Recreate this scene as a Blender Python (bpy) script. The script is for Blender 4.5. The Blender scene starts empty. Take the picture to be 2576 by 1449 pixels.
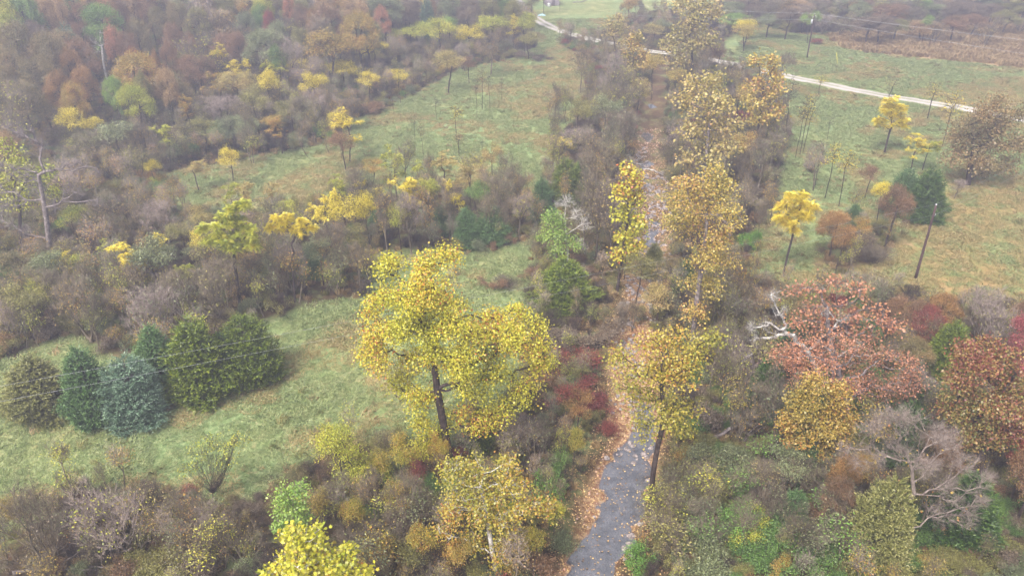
import bpy, math, random
import numpy as np
from mathutils import Vector
R_=math.radians
# ------------------------------------------------------------------ camera, light, exposure
sc=bpy.context.scene
CAMH=46.0; PITCH=R_(29.6); FPX=2021.0; PCX=1288.0; PCY=724.5     # photo measured at 2576x1449
cd=bpy.data.cameras.new('camera'); cam=bpy.data.objects.new('camera',cd); sc.collection.objects.link(cam)
cam.location=(0,0,CAMH); cam.rotation_euler=(math.pi/2-PITCH,0,0)
cd.sensor_width=36.0; cd.lens=36.0*FPX/2576.0; cd.clip_start=0.5; cd.clip_end=6000
sc.camera=cam
SUN_EL=R_(54); SUN_AZ=R_(-145)
w=bpy.data.worlds.new('World'); sc.world=w; w.use_nodes=True
nt=w.node_tree; bg=nt.nodes['Background']
sky=nt.nodes.new('ShaderNodeTexSky'); sky.sky_type='NISHITA'; sky.sun_disc=False
sky.sun_elevation=SUN_EL; sky.sun_rotation=SUN_AZ; sky.air_density=1.0; sky.dust_density=6.0; sky.ozone_density=1.0
hs=nt.nodes.new('ShaderNodeHueSaturation'); hs.inputs['Saturation'].default_value=0.35
nt.links.new(sky.outputs[0],hs.inputs['Color']); nt.links.new(hs.outputs[0],bg.inputs['Color'])
bg.inputs['Strength'].default_value=0.15
ld=bpy.data.lights.new('sun','SUN'); sun=bpy.data.objects.new('sun',ld); sc.collection.objects.link(sun)
ld.energy=1.4; ld.angle=R_(13); ld.color=(1.0,0.96,0.9)
# sun direction towards (sin az, cos az) horizontally
sd=Vector((math.sin(SUN_AZ)*math.cos(SUN_EL),math.cos(SUN_AZ)*math.cos(SUN_EL),math.sin(SUN_EL)))
sun.rotation_euler=sd.to_track_quat('Z','Y').to_euler(); sun.location=(0,0,120)
sc.view_settings.view_transform='Standard'; sc.view_settings.look='None'
sc.view_settings.exposure=1.6; sc.view_settings.gamma=1.0
cy=sc.cycles if hasattr(sc,'cycles') else None
sc.render.engine='CYCLES'
sc.cycles.max_bounces=6; sc.cycles.diffuse_bounces=3; sc.cycles.glossy_bounces=2; sc.cycles.transmission_bounces=3
sc.cycles.transparent_max_bounces=6; sc.cycles.volume_bounces=0
sc.cycles.use_denoising=True; sc.cycles.denoiser='OPENIMAGEDENOISE'; sc.cycles.denoising_input_passes='RGB_ALBEDO_NORMAL'; sc.cycles.denoising_prefilter='ACCURATE'
HAZE_DENSITY=0.0023; HAZE_COLOR=(0.71,0.71,0.86)
# ------------------------------------------------------------------ helpers
rng=np.random.default_rng(7)
random.seed(7)
def lin(c):
    return tuple(((v/255)/12.92 if v/255<=0.04045 else ((v/255+0.055)/1.055)**2.4) for v in c)+(1.0,)
_CT,_ST=math.cos(PITCH),math.sin(PITCH)
def ray(px,py):
    a=(px-PCX)/FPX; b=-(py-PCY)/FPX
    return np.array([a,_CT+b*_ST,-_ST+b*_CT])
def at_z(px,py,z):
    d=ray(px,py); t=(z-CAMH)/d[2]; return d[0]*t,d[1]*t
def depth_of(x,y,z):
    return y*_CT+(CAMH-z)*_ST
def pix(x,y,z):
    d=depth_of(x,y,z); u=x/d; v=(y*_ST-(CAMH-z)*_CT)/d
    return PCX+u*FPX, PCY-v*FPX
def sstep(a,b,x):
    t=np.clip((x-a)/(b-a),0,1); return t*t*(3-2*t)
def seg_dist(X,Y,P,W):
    """distance to a polyline P [(x,y)..] minus interpolated half width W"""
    best=np.full(X.shape,1e9)
    for i in range(len(P)-1):
        ax,ay=P[i]; bx,by=P[i+1]; dx,dy=bx-ax,by-ay; L=dx*dx+dy*dy+1e-9
        t=np.clip(((X-ax)*dx+(Y-ay)*dy)/L,0,1)
        d=np.hypot(X-ax-t*dx,Y-ay-t*dy)-(W[i]+(W[i+1]-W[i])*t)
        best=np.minimum(best,d)
    return best
def vnoise(X,Y,s,seed=0):
    """smooth value noise, feature size s"""
    X=np.asarray(X,float)/s; Y=np.asarray(Y,float)/s
    xi=np.floor(X).astype(np.int64); yi=np.floor(Y).astype(np.int64); fx=X-xi; fy=Y-yi
    fx=fx*fx*(3-2*fx); fy=fy*fy*(3-2*fy)
    def h(a,b):
        n=(a*374761393+b*668265263+seed*974711)&0x7fffffff
        n=((n^(n>>13))*1274126177)&0x7fffffff
        return ((n^(n>>16))&0xffff)/65535.0
    return (h(xi,yi)*(1-fx)+h(xi+1,yi)*fx)*(1-fy)+(h(xi,yi+1)*(1-fx)+h(xi+1,yi+1)*fx)*fy
def inpoly(X,Y,P):
    c=np.zeros(X.shape,bool); n=len(P); j=n-1
    for i in range(n):
        xi,yi=P[i]; xj,yj=P[j]
        c^=((yi>Y)!=(yj>Y))&(X<(xj-xi)*(Y-yi)/((yj-yi) if yj!=yi else 1e-9)+xi)
        j=i
    return c
def link(name,me,parent=None,mat=None):
    o=bpy.data.objects.new(name,me); sc.collection.objects.link(o)
    if parent is not None: o.parent=parent
    if mat is not None: me.materials.append(mat)
    return o
def mesh_from(name,V,Fl,attrs=None,smooth=False):
    """V (n,3); Fl list of (m,k) index arrays with constant k"""
    me=bpy.data.meshes.new(name)
    V=np.asarray(V,np.float32); me.vertices.add(len(V)); me.vertices.foreach_set('co',V.ravel())
    Fl=[np.asarray(f,np.int32) for f in Fl if len(f)]
    nl=sum(f.size for f in Fl); nf=sum(len(f) for f in Fl)
    me.loops.add(nl); me.loops.foreach_set('vertex_index',np.concatenate([f.ravel() for f in Fl]))
    me.polygons.add(nf)
    tot=np.concatenate([np.full(len(f),f.shape[1],np.int32) for f in Fl])
    st=np.concatenate([[0],np.cumsum(tot)[:-1]]).astype(np.int32)
    me.polygons.foreach_set('loop_start',st); me.polygons.foreach_set('loop_total',tot)
    if smooth: me.polygons.foreach_set('use_smooth',np.ones(nf,bool))
    me.update(calc_edges=True)
    for k,a in (attrs or {}).items():
        at=me.attributes.new(k,'FLOAT','POINT'); at.data.foreach_set('value',np.asarray(a,np.float32))
    return me
# ------------------------------------------------------------------ terrain
# the creek: channel centre line and the wet parts, as ground coordinates (metres)
WZ=-0.95
def cpt(px,py): return at_z(px,py,WZ)
near_l=[(1612,1030),(1588,1085),(1545,1160),(1530,1250),(1500,1310),(1462,1375),(1432,1449)]
near_r=[(1625,1030),(1650,1085),(1645,1160),(1628,1250),(1600,1310),(1570,1375),(1542,1449)]
WC=[];WW=[]
for (a,b),(c,d) in zip(near_l,near_r):
    x0,y0=cpt(a,b); x1,y1=cpt(c,d); WC.append(((x0+x1)/2,(y0+y1)/2)); WW.append((x1-x0)/2)
dx=WC[-1][0]-WC[-2][0]; dy=WC[-1][1]-WC[-2][1]
WC.append((WC[-1][0]+dx*4,WC[-1][1]+dy*4)); WW.append(WW[-1])
POOLS=[(1640,585,15,630),(1652,566,10,580),(1630,466,13,488),(1655,462,9,474),(1630,408,14,422),(1630,338,15,358),(1640,262,9,270),(1690,780,8,830)]
PSEG=[]
for (px,y0,hw,y1) in POOLS:
    a=cpt(px,y0); b=cpt(px,y1); s=depth_of(a[0],a[1],WZ)/FPX*hw
    PSEG.append(([a,b],[s*0.8,s]))
CH=[(1420,1600),(1463,1449),(1518,1340),(1565,1220),(1600,1100),(1597,960),(1594,850),(1610,760),(1642,640),(1645,560),(1640,480),(1635,420),(1632,348),(1645,265),(1655,215),(1665,170),(1700,120),(1760,70),(1850,30)]
CHP=[cpt(*p) for p in CH]; CHW=[2.4,2.3,2.3,2.2,2.1,2.5,2.4,1.8,2.6,2.4,2.4,2.4,2.4,2.2,2,1.6,1.4,1.2,1.2]
HILLN=(-.838,.546)
def terrain(X,Y,carve=True):
    X=np.asarray(X,float); Y=np.asarray(Y,float)
    z=0.35*np.sin(X*0.055+1.1)*np.cos(Y*0.043)+0.5*(vnoise(X,Y,26,3)-0.5)+0.12*(vnoise(X,Y,4,5)-0.5)
    d=(X+75)*HILLN[0]+(Y-100)*HILLN[1]
    z=z+0.21*np.clip(d-14,0,None)*sstep(0,30,d-10)-0.13*np.clip(d-110,0,None)
    e=(Y-222)*0.93+(X-60)*0.12
    z=z+0.10*np.clip(e,0,None)*sstep(0,30,e)*sstep(40,75,X)
    z=z+0.08*np.clip(Y-330,0,None)+0.06*np.clip(np.abs(X)-230,0,None)
    z=55*np.tanh(z/55)
    if carve:
        near=seg_dist(X,Y,CHP,CHW)
        bank=sstep(-0.2,2.6,near)
        dw=seg_dist(X,Y,WC,WW)
        for P,W in PSEG: dw=np.minimum(dw,seg_dist(X,Y,P,W))
        dw=dw+1.3*(vnoise(X,Y,1.6,9)-0.5)+1.0*(vnoise(X,Y,.8,19)-0.5)
        zb=-0.70+.12*sstep(60,68,Y)+0.20*(vnoise(X,Y,2.2,11)-0.5)+.10*(vnoise(X,Y,.7,12)-0.5)-0.42*(1-sstep(-.6,1.2,dw))
        z=z*bank+zb*(1-bank)
    return z
def tz(x,y): return float(terrain(np.array([x]),np.array([y]))[0])
def ground_at(px,py,lift=0.0):
    """the point of the terrain (raised by lift) under a photo pixel"""
    d=ray(px,py)
    ts=np.linspace(30/d[1] if d[1]>0 else 30,520/max(d[1],.2),1500)
    X=d[0]*ts; Y=d[1]*ts; Z=CAMH+d[2]*ts
    T=terrain(X,Y,False)+lift
    k=np.argmax(Z<T) if (Z<T).any() else len(ts)-1
    k=max(k,1); f0=Z[k-1]-T[k-1]; f1=Z[k]-T[k]; f=f0/(f0-f1+1e-9) if f0>0 else 0
    t=ts[k-1]+(ts[k]-ts[k-1])*min(max(f,0),1)
    return d[0]*t,d[1]*t
def ZP(pts): return [ground_at(*p) for p in pts]
def axis(lo,hi,step,far,grow=1.25):
    a=list(np.arange(lo,hi+step/2,step)); s=step
    l=[];x=lo
    while x>-far: s*=grow; x-=s; l.append(x)
    s=step; r=[]; x=hi
    while x<far: s*=grow; x+=s; r.append(x)
    return np.array(l[::-1]+a+r)
gx=axis(-150,150,0.7,1500); gy=axis(22,300,0.7,1500)
GX,GY=np.meshgrid(gx,gy); sh=GX.shape
GXf=GX.ravel(); GYf=GY.ravel()
GZ=terrain(GXf,GYf)
# warp the lookup position so that zone borders are ragged
WXf=GXf+3.2*(vnoise(GXf,GYf,5,21)-0.5)+1.6*(vnoise(GXf,GYf,1.7,22)-0.5)
WYf=GYf+4.5*(vnoise(GXf,GYf,6,23)-0.5)+1.6*(vnoise(GXf,GYf,1.7,24)-0.5)
WOODS=[ # woods: litter under the trees (photo outlines)
 [(-900,1000),(0,905),(60,885),(170,845),(260,880),(420,960),(560,900),(640,830),(760,778),(930,745),(930,650),(760,650),(640,560),(420,520),(430,435),(600,405),(830,362),(900,300),(1000,262),(1150,180),(1290,150),(1350,118),(1330,60),(1290,-10),(1000,-60),(-900,-60)],
 [(1385,100),(1480,150),(1470,250),(1410,340),(1370,440),(1345,560),(1335,620),(1330,700),(1345,800),(1320,960),(1230,1080),(1060,1110),(860,1130),(760,1190),(640,1260),(500,1250),(330,1215),(190,1260),(40,1330),(-100,1470),(-100,1800),(2800,1800),(2800,760),(2420,770),(2250,735),(2120,745),(1960,740),(1900,690),(1880,620),(1930,520),(1960,430),(1990,330),(1960,240),(1900,200),(1830,170),(1820,100),(1900,60),(1850,0),(1600,40),(1520,80)],
 [(1840,-30),(1850,40),(1990,84),(2120,84),(2280,68),(2400,70),(2520,44),(2700,40),(2700,-40)],
 [(880,430),(960,500),(1100,470),(1330,470),(1340,600),(1200,640),(1000,640),(760,650),(640,600),(700,540),(830,500)],
 [(2050,640),(2110,560),(2230,560),(2260,600),(2200,670),(2120,700)],
]
def zone(polys,warp=True,soft=True):
    out=np.zeros(len(GXf))
    for P in polys: out=np.maximum(out,inpoly(WXf if warp else GXf,WYf if warp else GYf,P).astype(float))
    return out
WOODP=[ZP(p) for p in WOODS]
litter=zone(WOODP)
far=(GYf>300)|(np.abs(GXf)>170)
litter[far]=1
TAN=ZP([(2085,92),(2200,80),(2300,72),(2400,74),(2500,50),(2700,15),(2700,190),(2576,172),(2450,160),(2330,148),(2200,136),(2110,120)])
tan=zone([TAN])
DRY=[ZP([(2050,640),(2230,600),(2350,500),(2420,440),(2700,440),(2700,800),(2400,760),(2200,740),(2020,740)]),
     ZP([(2300,300),(2576,330),(2700,330),(2576,190),(2400,215)]),ZP([(640,480),(860,380),(900,430),(800,520)]),
     ZP([(1380,300),(1470,180),(1480,120),(1400,110),(1350,200),(1290,300)])]
dry=zone(DRY)
chd=seg_dist(GXf,GYf,CHP,CHW)+2.2*(vnoise(GXf,GYf,3,31)-0.5)
gravel=(1-sstep(-1.2,0.6,chd))*(1-.8*sstep(80,95,GYf))
def blur(a,n=1):
    b=a.reshape(sh).copy()
    for _ in range(n):
        b[1:-1,1:-1]=(b[1:-1,1:-1]*2+b[:-2,1:-1]+b[2:,1:-1]+b[1:-1,:-2]+b[1:-1,2:])/6
    return b.ravel()
litter=blur(litter,2); tan=blur(tan,2); dry=blur(dry,14)
ny,nx=sh
idx=np.arange(nx*ny).reshape(sh)
quads=np.stack([idx[:-1,:-1],idx[:-1,1:],idx[1:,1:],idx[1:,:-1]],-1).reshape(-1,4)
me=mesh_from('ground',np.stack([GXf,GYf,GZ],-1),[quads],dict(litter=litter,gravel=gravel,tan=tan,dry=dry),smooth=True)
# ---- node helpers
class NT:
    def __init__(s,name):
        s.m=bpy.data.materials.new(name); s.m.use_nodes=True; s.t=s.m.node_tree; s.n=s.t.nodes; s.n.clear()
        s.out=s.n.new('ShaderNodeOutputMaterial')
    def new(s,t,**k):
        n=s.n.new(t)
        for a,b in k.items(): setattr(n,a,b)
        return n
    def l(s,a,b): s.t.links.new(a,b)
    def attr(s,name): return s.new('ShaderNodeAttribute',attribute_name=name).outputs['Fac']
    def noise(s,scale,detail=4,rough=0.6,vec=None,dist=0.0):
        n=s.new('ShaderNodeTexNoise'); n.inputs['Scale'].default_value=scale; n.inputs['Detail'].default_value=detail
        n.inputs['Roughness'].default_value=rough; n.inputs['Distortion'].default_value=dist
        s.l(vec if vec is not None else s.pos(),n.inputs['Vector']); return n.outputs['Fac']
    def pos(s):
        if not hasattr(s,'_p'): s._p=s.new('ShaderNodeNewGeometry').outputs['Position']
        return s._p
    def ramp(s,fac,stops,interp='LINEAR'):
        r=s.new('ShaderNodeValToRGB'); e=r.color_ramp; e.interpolation=interp
        while len(e.elements)<len(stops): e.elements.new(0.5)
        for el,(p,c) in zip(e.elements,stops): el.position=p; el.color=c if len(c)==4 else lin(c)
        s.l(fac,r.inputs[0]); return r.outputs['Color']
    def mix(s,fac,a,b,blend='MIX'):
        m=s.new('ShaderNodeMix',data_type='RGBA',blend_type=blend)
        for v,i in ((fac,0),(a,6),(b,7)):
            if hasattr(v,'type'): s.l(v,m.inputs[i])
            else: m.inputs[i].default_value=v
        return m.outputs[2]
    def math(s,op,a,b=0.0,c=None,clamp=False):
        m=s.new('ShaderNodeMath',operation=op,use_clamp=clamp)
        for v,i in ((a,0),(b,1),(c,2)):
            if v is None: continue
            if hasattr(v,'type'): s.l(v,m.inputs[i])
            else: m.inputs[i].default_value=v
        return m.outputs[0]
    def bsdf(s,col,rough=0.9,spec=0.2,bump=None,bstr=0.5,bdist=0.1,**k):
        p=s.new('ShaderNodeBsdfPrincipled')
        if hasattr(col,'type'): s.l(col,p.inputs['Base Color'])
        else: p.inputs['Base Color'].default_value=col
        p.inputs['Roughness'].default_value=rough; p.inputs['Specular IOR Level'].default_value=spec
        for a,b in k.items(): p.inputs[a.replace('_',' ')].default_value=b
        if bump is not None:
            b=s.new('ShaderNodeBump'); b.inputs['Strength'].default_value=bstr; b.inputs['Distance'].default_value=bdist
            s.l(bump,b.inputs['Height']); s.l(b.outputs[0],p.inputs['Normal'])
        s.l(p.outputs[0],s.out.inputs['Surface']); return p
def ground_material():
    N=NT('meadow_and_litter')
    big=N.noise(0.05,3,.6); mid=N.noise(0.28,4,.65,dist=.4); fine=N.noise(2.2,5,.75,dist=.8); vf=N.noise(9,3,.8)
    g=N.ramp(N.math('ADD',N.math('MULTIPLY',mid,.55),N.math('MULTIPLY',fine,.45)),[(0.34,(82,90,48)),(0.46,(116,124,74)),(0.54,(142,146,96)),(0.62,(166,156,110)),(0.72,(180,160,118))])
    g2=N.ramp(fine,[(0.35,(84,104,62)),(0.5,(118,138,88)),(0.65,(154,160,116))])
    g=N.mix(N.ramp(big,[(0.42,(0,0,0)),(0.6,(255,255,255))]),g,g2)
    dr=N.ramp(N.math('ADD',N.math('MULTIPLY',mid,.6),N.math('MULTIPLY',fine,.4)),[(0.38,(92,98,56)),(0.47,(128,120,70)),(0.55,(160,126,82)),(0.65,(172,132,90))])
    g=N.mix(N.math('MULTIPLY',N.attr('dry'),.75),g,dr)
    # worn, straw coloured spots
    sp=N.ramp(N.noise(0.55,3,.6),[(0.6,(0,0,0)),(0.72,(255,255,255))])
    g=N.mix(N.math('MULTIPLY',sp,.6),g,lin((164,138,104)))
    tn=N.ramp(N.noise(1.3,5,.75),[(0.35,(124,102,76)),(0.5,(168,138,100)),(0.65,(190,160,118))])
    g=N.mix(N.attr('tan'),g,tn)
    li=N.ramp(N.noise(3.2,6,.8),[(0.34,(26,20,18)),(0.45,(56,42,34)),(0.53,(92,66,50)),(0.6,(84,78,44)),(0.7,(128,92,62))])
    li2=N.ramp(N.noise(1.1,4,.7),[(0.4,(48,38,34)),(0.55,(84,80,48)),(0.68,(104,72,52))])
    li=N.mix(.45,li,li2)
    lit=N.math('MULTIPLY',N.attr('litter'),N.ramp(mid,[(0.36,(150,150,150)),(0.5,(255,255,255))]))
    g=N.mix(lit,g,li)
    vor=N.new('ShaderNodeTexVoronoi'); vor.inputs['Scale'].default_value=4.0; N.l(N.pos(),vor.inputs['Vector'])
    gr=N.ramp(vor.outputs['Color'],[(0.1,(126,98,72)),(0.4,(172,140,102)),(0.6,(196,166,128)),(0.9,(156,136,112))])
    gr=N.mix(N.ramp(N.noise(2.6,4,.7),[(0.42,(255,255,255)),(0.6,(0,0,0))]),gr,lin((128,84,62)))
    # finer grey cobble under the water level
    zc=N.new('ShaderNodeSeparateXYZ'); N.l(N.pos(),zc.inputs[0])
    wet=N.ramp(N.math('ADD',zc.outputs['Z'],2.0),[(0.98,(255,255,255)),(1.0,(0,0,0))])
    wr=N.new('ShaderNodeMapRange'); wr.inputs['From Min'].default_value=-0.88; wr.inputs['From Max'].default_value=-1.02; N.l(zc.outputs['Z'],wr.inputs['Value'])
    v2=N.new('ShaderNodeTexVoronoi'); v2.inputs['Scale'].default_value=7; N.l(N.pos(),v2.inputs['Vector'])
    wc=N.ramp(v2.outputs['Color'],[(0.05,(84,76,76)),(0.5,(118,108,104)),(0.95,(152,140,132))])
    gr=N.mix(wr.outputs[0],gr,wc)
    g=N.mix(N.attr('gravel'),g,gr)
    N.bsdf(g,.95,.1,bump=N.math('ADD',fine,vf),bstr=.9,bdist=.16)
    return N.m
ground=link('ground',me,None,ground_material()); ground['kind']='structure'; ground['label']='grassy meadow and leaf covered woodland floor'
# ---- water
def water_mesh():
    V=[];Fq=[]
    def strip(P,W,ext):
        b=len(V)
        for i,(x,y) in enumerate(P):
            j=min(i,len(P)-2); tx=P[j+1][0]-P[j][0]; ty=P[j+1][1]-P[j][1]; L=math.hypot(tx,ty); nx_,ny_=-ty/L,tx/L
            e=W[i]+ext
            V.append((x-nx_*e,y-ny_*e,WZ)); V.append((x+nx_*e,y+ny_*e,WZ))
        for i in range(len(P)-1): Fq.append((b+2*i,b+2*i+2,b+2*i+3,b+2*i+1))
    strip(CHP[0:],[c+1.3 for c in CHW],0.0)
    return mesh_from('creek_water',V,[np.array(Fq)],smooth=True)
def water_material():
    N=NT('creek_water')
    tr=N.new('ShaderNodeBsdfTransparent'); tr.inputs['Color'].default_value=(.78,.8,.82,1)
    df=N.new('ShaderNodeBsdfDiffuse'); N.l(N.ramp(N.noise(.9,4,.7),[(.38,(80,80,84)),(.62,(128,126,130))]),df.inputs['Color'])
    m=N.new('ShaderNodeMixShader'); m.inputs[0].default_value=.38; N.l(tr.outputs[0],m.inputs[1]); N.l(df.outputs[0],m.inputs[2])
    gl=N.new('ShaderNodeBsdfGlossy'); gl.inputs['Roughness'].default_value=.03; gl.inputs['Color'].default_value=(1,1,1,1)
    fr=N.new('ShaderNodeFresnel'); fr.inputs['IOR'].default_value=2.2
    b=N.new('ShaderNodeBump'); b.inputs['Strength'].default_value=.15; b.inputs['Distance'].default_value=.05; N.l(N.noise(3.0,4,.6),b.inputs['Height'])
    N.l(b.outputs[0],gl.inputs['Normal'])
    m2=N.new('ShaderNodeMixShader'); N.l(fr.outputs[0],m2.inputs[0]); N.l(m.outputs[0],m2.inputs[1]); N.l(gl.outputs[0],m2.inputs[2])
    N.l(m2.outputs[0],N.out.inputs['Surface']); return N.m
water=link('creek_water',water_mesh(),None,water_material()); water['kind']='structure'; water['label']='shallow creek water between gravel banks'
# ---- dirt road with two wheel tracks
ROAD=[(1270,-70),(1300,0),(1325,30),(1360,55),(1420,82),(1500,103),(1560,115),(1640,130),(1700,137),(1775,150),(1850,164),(1930,182),(2000,197),(2090,215),(2200,237),(2300,253),(2440,276),(2576,302),(2760,335)]
RP=ZP(ROAD)
def spline(P,n=10):
    out=[]
    for i in range(len(P)-1):
        p0=P[max(i-1,0)];p1=P[i];p2=P[i+1];p3=P[min(i+2,len(P)-1)]
        for k in range(n):
            t=k/n
            out.append(tuple(0.5*((2*p1[j])+(-p0[j]+p2[j])*t+(2*p0[j]-5*p1[j]+4*p2[j]-p3[j])*t*t+(-p0[j]+3*p1[j]-3*p2[j]+p3[j])*t**3) for j in range(len(p1))))
    out.append(tuple(P[-1])); return out
def road_mesh(P,hw,nm):
    P=spline(P,12); V=[];U=[];K=9
    for i,(x,y) in enumerate(P):
        j=min(i,len(P)-2); tx=P[j+1][0]-P[j][0]; ty=P[j+1][1]-P[j][1]; L=math.hypot(tx,ty)+1e-6; a,b=-ty/L,tx/L
        h=hw+0.35*(float(vnoise(np.array([x]),np.array([y]),2.5,41)[0])-.5)
        for k in range(K):
            u=-1+2*k/(K-1); V.append((x+a*u*h,y+b*u*h,0)); U.append(u)
    V=np.array(V); V[:,2]=terrain(V[:,0],V[:,1],False)+0.07-0.05*np.abs(np.array(U))**4
    n=len(P); I=np.arange(n*K).reshape(n,K)
    Q=np.stack([I[:-1,:-1],I[1:,:-1],I[1:,1:],I[:-1,1:]],-1).reshape(-1,4)
    return mesh_from(nm,V,[Q],dict(u=U),smooth=True)
def road_material():
    N=NT('pale_gravel_road')
    u=N.math('ABSOLUTE',N.attr('u'))
    n=N.noise(1.2,5,.7); n2=N.noise(0.18,2,.5)
    tr=N.math('ADD',u,N.math('MULTIPLY',N.math('SUBTRACT',n,.5),.5))
    c=N.ramp(tr,[(0.0,(116,118,82)),(0.2,(128,126,96)),(0.36,(170,162,158)),(0.66,(176,168,166)),(0.82,(140,134,108)),(1.0,(118,118,78))])
    c=N.mix(N.math('MULTIPLY',N.ramp(n2,[(0.45,(0,0,0)),(0.6,(255,255,255))]),.5),c,lin((168,160,156)))
    N.bsdf(c,.95,.1,bump=N.noise(14,3,.7),bstr=.5,bdist=.05); return N.m
road=link('dirt_road',road_mesh(RP,1.75,'dirt_road'),None,road_material()); road['kind']='structure'; road['label']='pale gravel lane with two wheel tracks'
# ------------------------------------------------------------------ materials for plants
def leaf_material(name,stops,transl=.35,jit=.2):
    N=NT(name)
    t=N.attr('t'); r=N.new('ShaderNodeObjectInfo').outputs['Random']
    tt=N.math('ADD',t,N.math('MULTIPLY',N.math('SUBTRACT',r,.5),jit),clamp=True)
    c=N.ramp(tt,stops)
    v=N.math('ADD',N.math('MULTIPLY',N.attr('v'),.36),.8)
    c=N.mix(1.0,c,N.new_val(v),'MULTIPLY')
    d=N.new('ShaderNodeBsdfDiffuse'); tr=N.new('ShaderNodeBsdfTranslucent'); gl=N.new('ShaderNodeBsdfGlossy')
    gl.inputs['Roughness'].default_value=.45; gl.inputs['Color'].default_value=(1,1,1,1)
    N.l(c,d.inputs['Color']); N.l(c,tr.inputs['Color'])
    m=N.new('ShaderNodeMixShader'); m.inputs[0].default_value=transl; N.l(d.outputs[0],m.inputs[1]); N.l(tr.outputs[0],m.inputs[2])
    m2=N.new('ShaderNodeMixShader'); m2.inputs[0].default_value=.03; N.l(m.outputs[0],m2.inputs[1]); N.l(gl.outputs[0],m2.inputs[2])
    N.l(m2.outputs[0],N.out.inputs['Surface']); return N.m
def _nv(s,v):
    c=s.new('ShaderNodeCombineColor'); 
    for i in range(3): s.l(v,c.inputs[i])
    return c.outputs[0]
NT.new_val=_nv
def bark_material(name,c0,c1,c2,scale=3.0):
    N=NT(name)
    n=N.noise(scale,5,.75); c=N.ramp(n,[(0.35,c0),(0.5,c1),(0.65,c2)])
    if 'twig' in name:
        r=N.new('ShaderNodeObjectInfo').outputs['Random']; c=N.mix(1.0,c,N.new_val(N.math('ADD',N.math('MULTIPLY',r,.35),.8)),'MULTIPLY')
    N.bsdf(c,.9,.1,bump=n,bstr=.4,bdist=.03); return N.m
PAL={ # name: (phrase, stops)
 'syc':('yellow and orange',[(0,(128,138,38)),(.35,(168,164,44)),(.68,(194,184,58)),(.84,(196,162,56)),(.93,(180,108,44)),(1,(146,78,40))]),
 'sycg':('gold and green',[(0,(114,120,42)),(.3,(150,142,50)),(.6,(174,154,58)),(.78,(176,130,56)),(1,(148,88,46))]),
 'syco':('orange and yellow',[(0,(120,118,56)),(.3,(164,146,66)),(.55,(186,162,78)),(.78,(180,136,74)),(1,(146,94,66))]),
 'sycp':('pale yellow',[(0,(122,118,62)),(.4,(160,146,80)),(.7,(182,160,96)),(1,(164,128,86))]),
 'yel':('bright yellow',[(0,(170,156,36)),(.4,(208,190,50)),(.8,(222,202,76)),(1,(196,158,54))]),
 'ygr':('yellow green',[(0,(104,122,40)),(.4,(156,160,52)),(.75,(190,186,66)),(1,(194,172,62))]),
 'lgr':('light green',[(0,(80,110,44)),(.5,(120,150,62)),(1,(156,172,80))]),
 'grn':('mid green',[(0,(56,84,32)),(.5,(92,124,52)),(1,(134,156,74))]),
 'brg':('fresh green',[(0,(72,110,40)),(.5,(108,152,56)),(1,(152,182,82))]),
 'sage':('grey green',[(0,(82,92,62)),(.5,(118,126,84)),(1,(156,156,108))]),
 'oliv':('olive green',[(0,(92,90,46)),(.5,(128,124,64)),(1,(166,156,84))]),
 'brn':('olive brown',[(0,(84,84,50)),(.35,(116,106,64)),(.7,(142,122,78)),(1,(150,116,72))]),
 'rus':('russet',[(0,(84,76,50)),(.35,(118,92,64)),(.7,(140,102,72)),(.9,(146,120,80)),(1,(108,66,52))]),
 'ora':('orange',[(0,(96,84,50)),(.3,(136,102,58)),(.6,(162,120,66)),(.85,(166,134,76)),(1,(128,76,54))]),
 'gold':('golden brown',[(0,(104,104,46)),(.3,(148,128,54)),(.6,(178,150,68)),(.85,(170,114,56)),(1,(130,84,50))]),
 'tanp':('tan',[(0,(124,100,66)),(.5,(160,130,88)),(1,(186,156,108))]),
 'pink':('salmon red',[(0,(108,100,60)),(.25,(152,108,78)),(.55,(182,122,94)),(.8,(184,134,88)),(1,(150,84,68))]),
 'red':('dark red',[(0,(96,48,44)),(.5,(138,66,54)),(1,(170,94,66))]),
 'crim':('crimson',[(0,(110,52,58)),(.5,(148,70,74)),(1,(178,98,92))]),
 'pur':('purple brown',[(0,(80,70,58)),(.5,(114,98,80)),(1,(144,126,100))]),
 'mix':('green and rust mottled',[(0,(82,92,48)),(.3,(118,116,58)),(.55,(146,118,64)),(.75,(134,80,60)),(1,(112,58,54))]),
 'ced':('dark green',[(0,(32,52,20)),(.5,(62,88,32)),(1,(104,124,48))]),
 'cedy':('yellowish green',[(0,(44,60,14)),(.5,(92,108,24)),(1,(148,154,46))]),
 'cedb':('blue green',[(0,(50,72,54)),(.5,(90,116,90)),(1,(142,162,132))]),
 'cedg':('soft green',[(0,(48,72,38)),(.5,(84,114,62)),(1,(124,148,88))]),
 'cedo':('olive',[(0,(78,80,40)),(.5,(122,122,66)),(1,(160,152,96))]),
 'str':('straw',[(0,(140,118,84)),(.5,(178,150,106)),(1,(204,180,132))]),
 'grs':('grass',[(0,(100,118,64)),(.45,(136,151,92)),(.8,(170,176,118)),(1,(198,182,136))]),
 'grd':('dry grass',[(0,(122,122,74)),(.45,(160,148,94)),(.8,(186,160,108)),(1,(204,182,130))]),
}
LM={k:leaf_material(v[0].replace(' ','_')+'_leaves',v[1],.3 if k[:3]!='ced' else .12) for k,v in PAL.items()}
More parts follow.
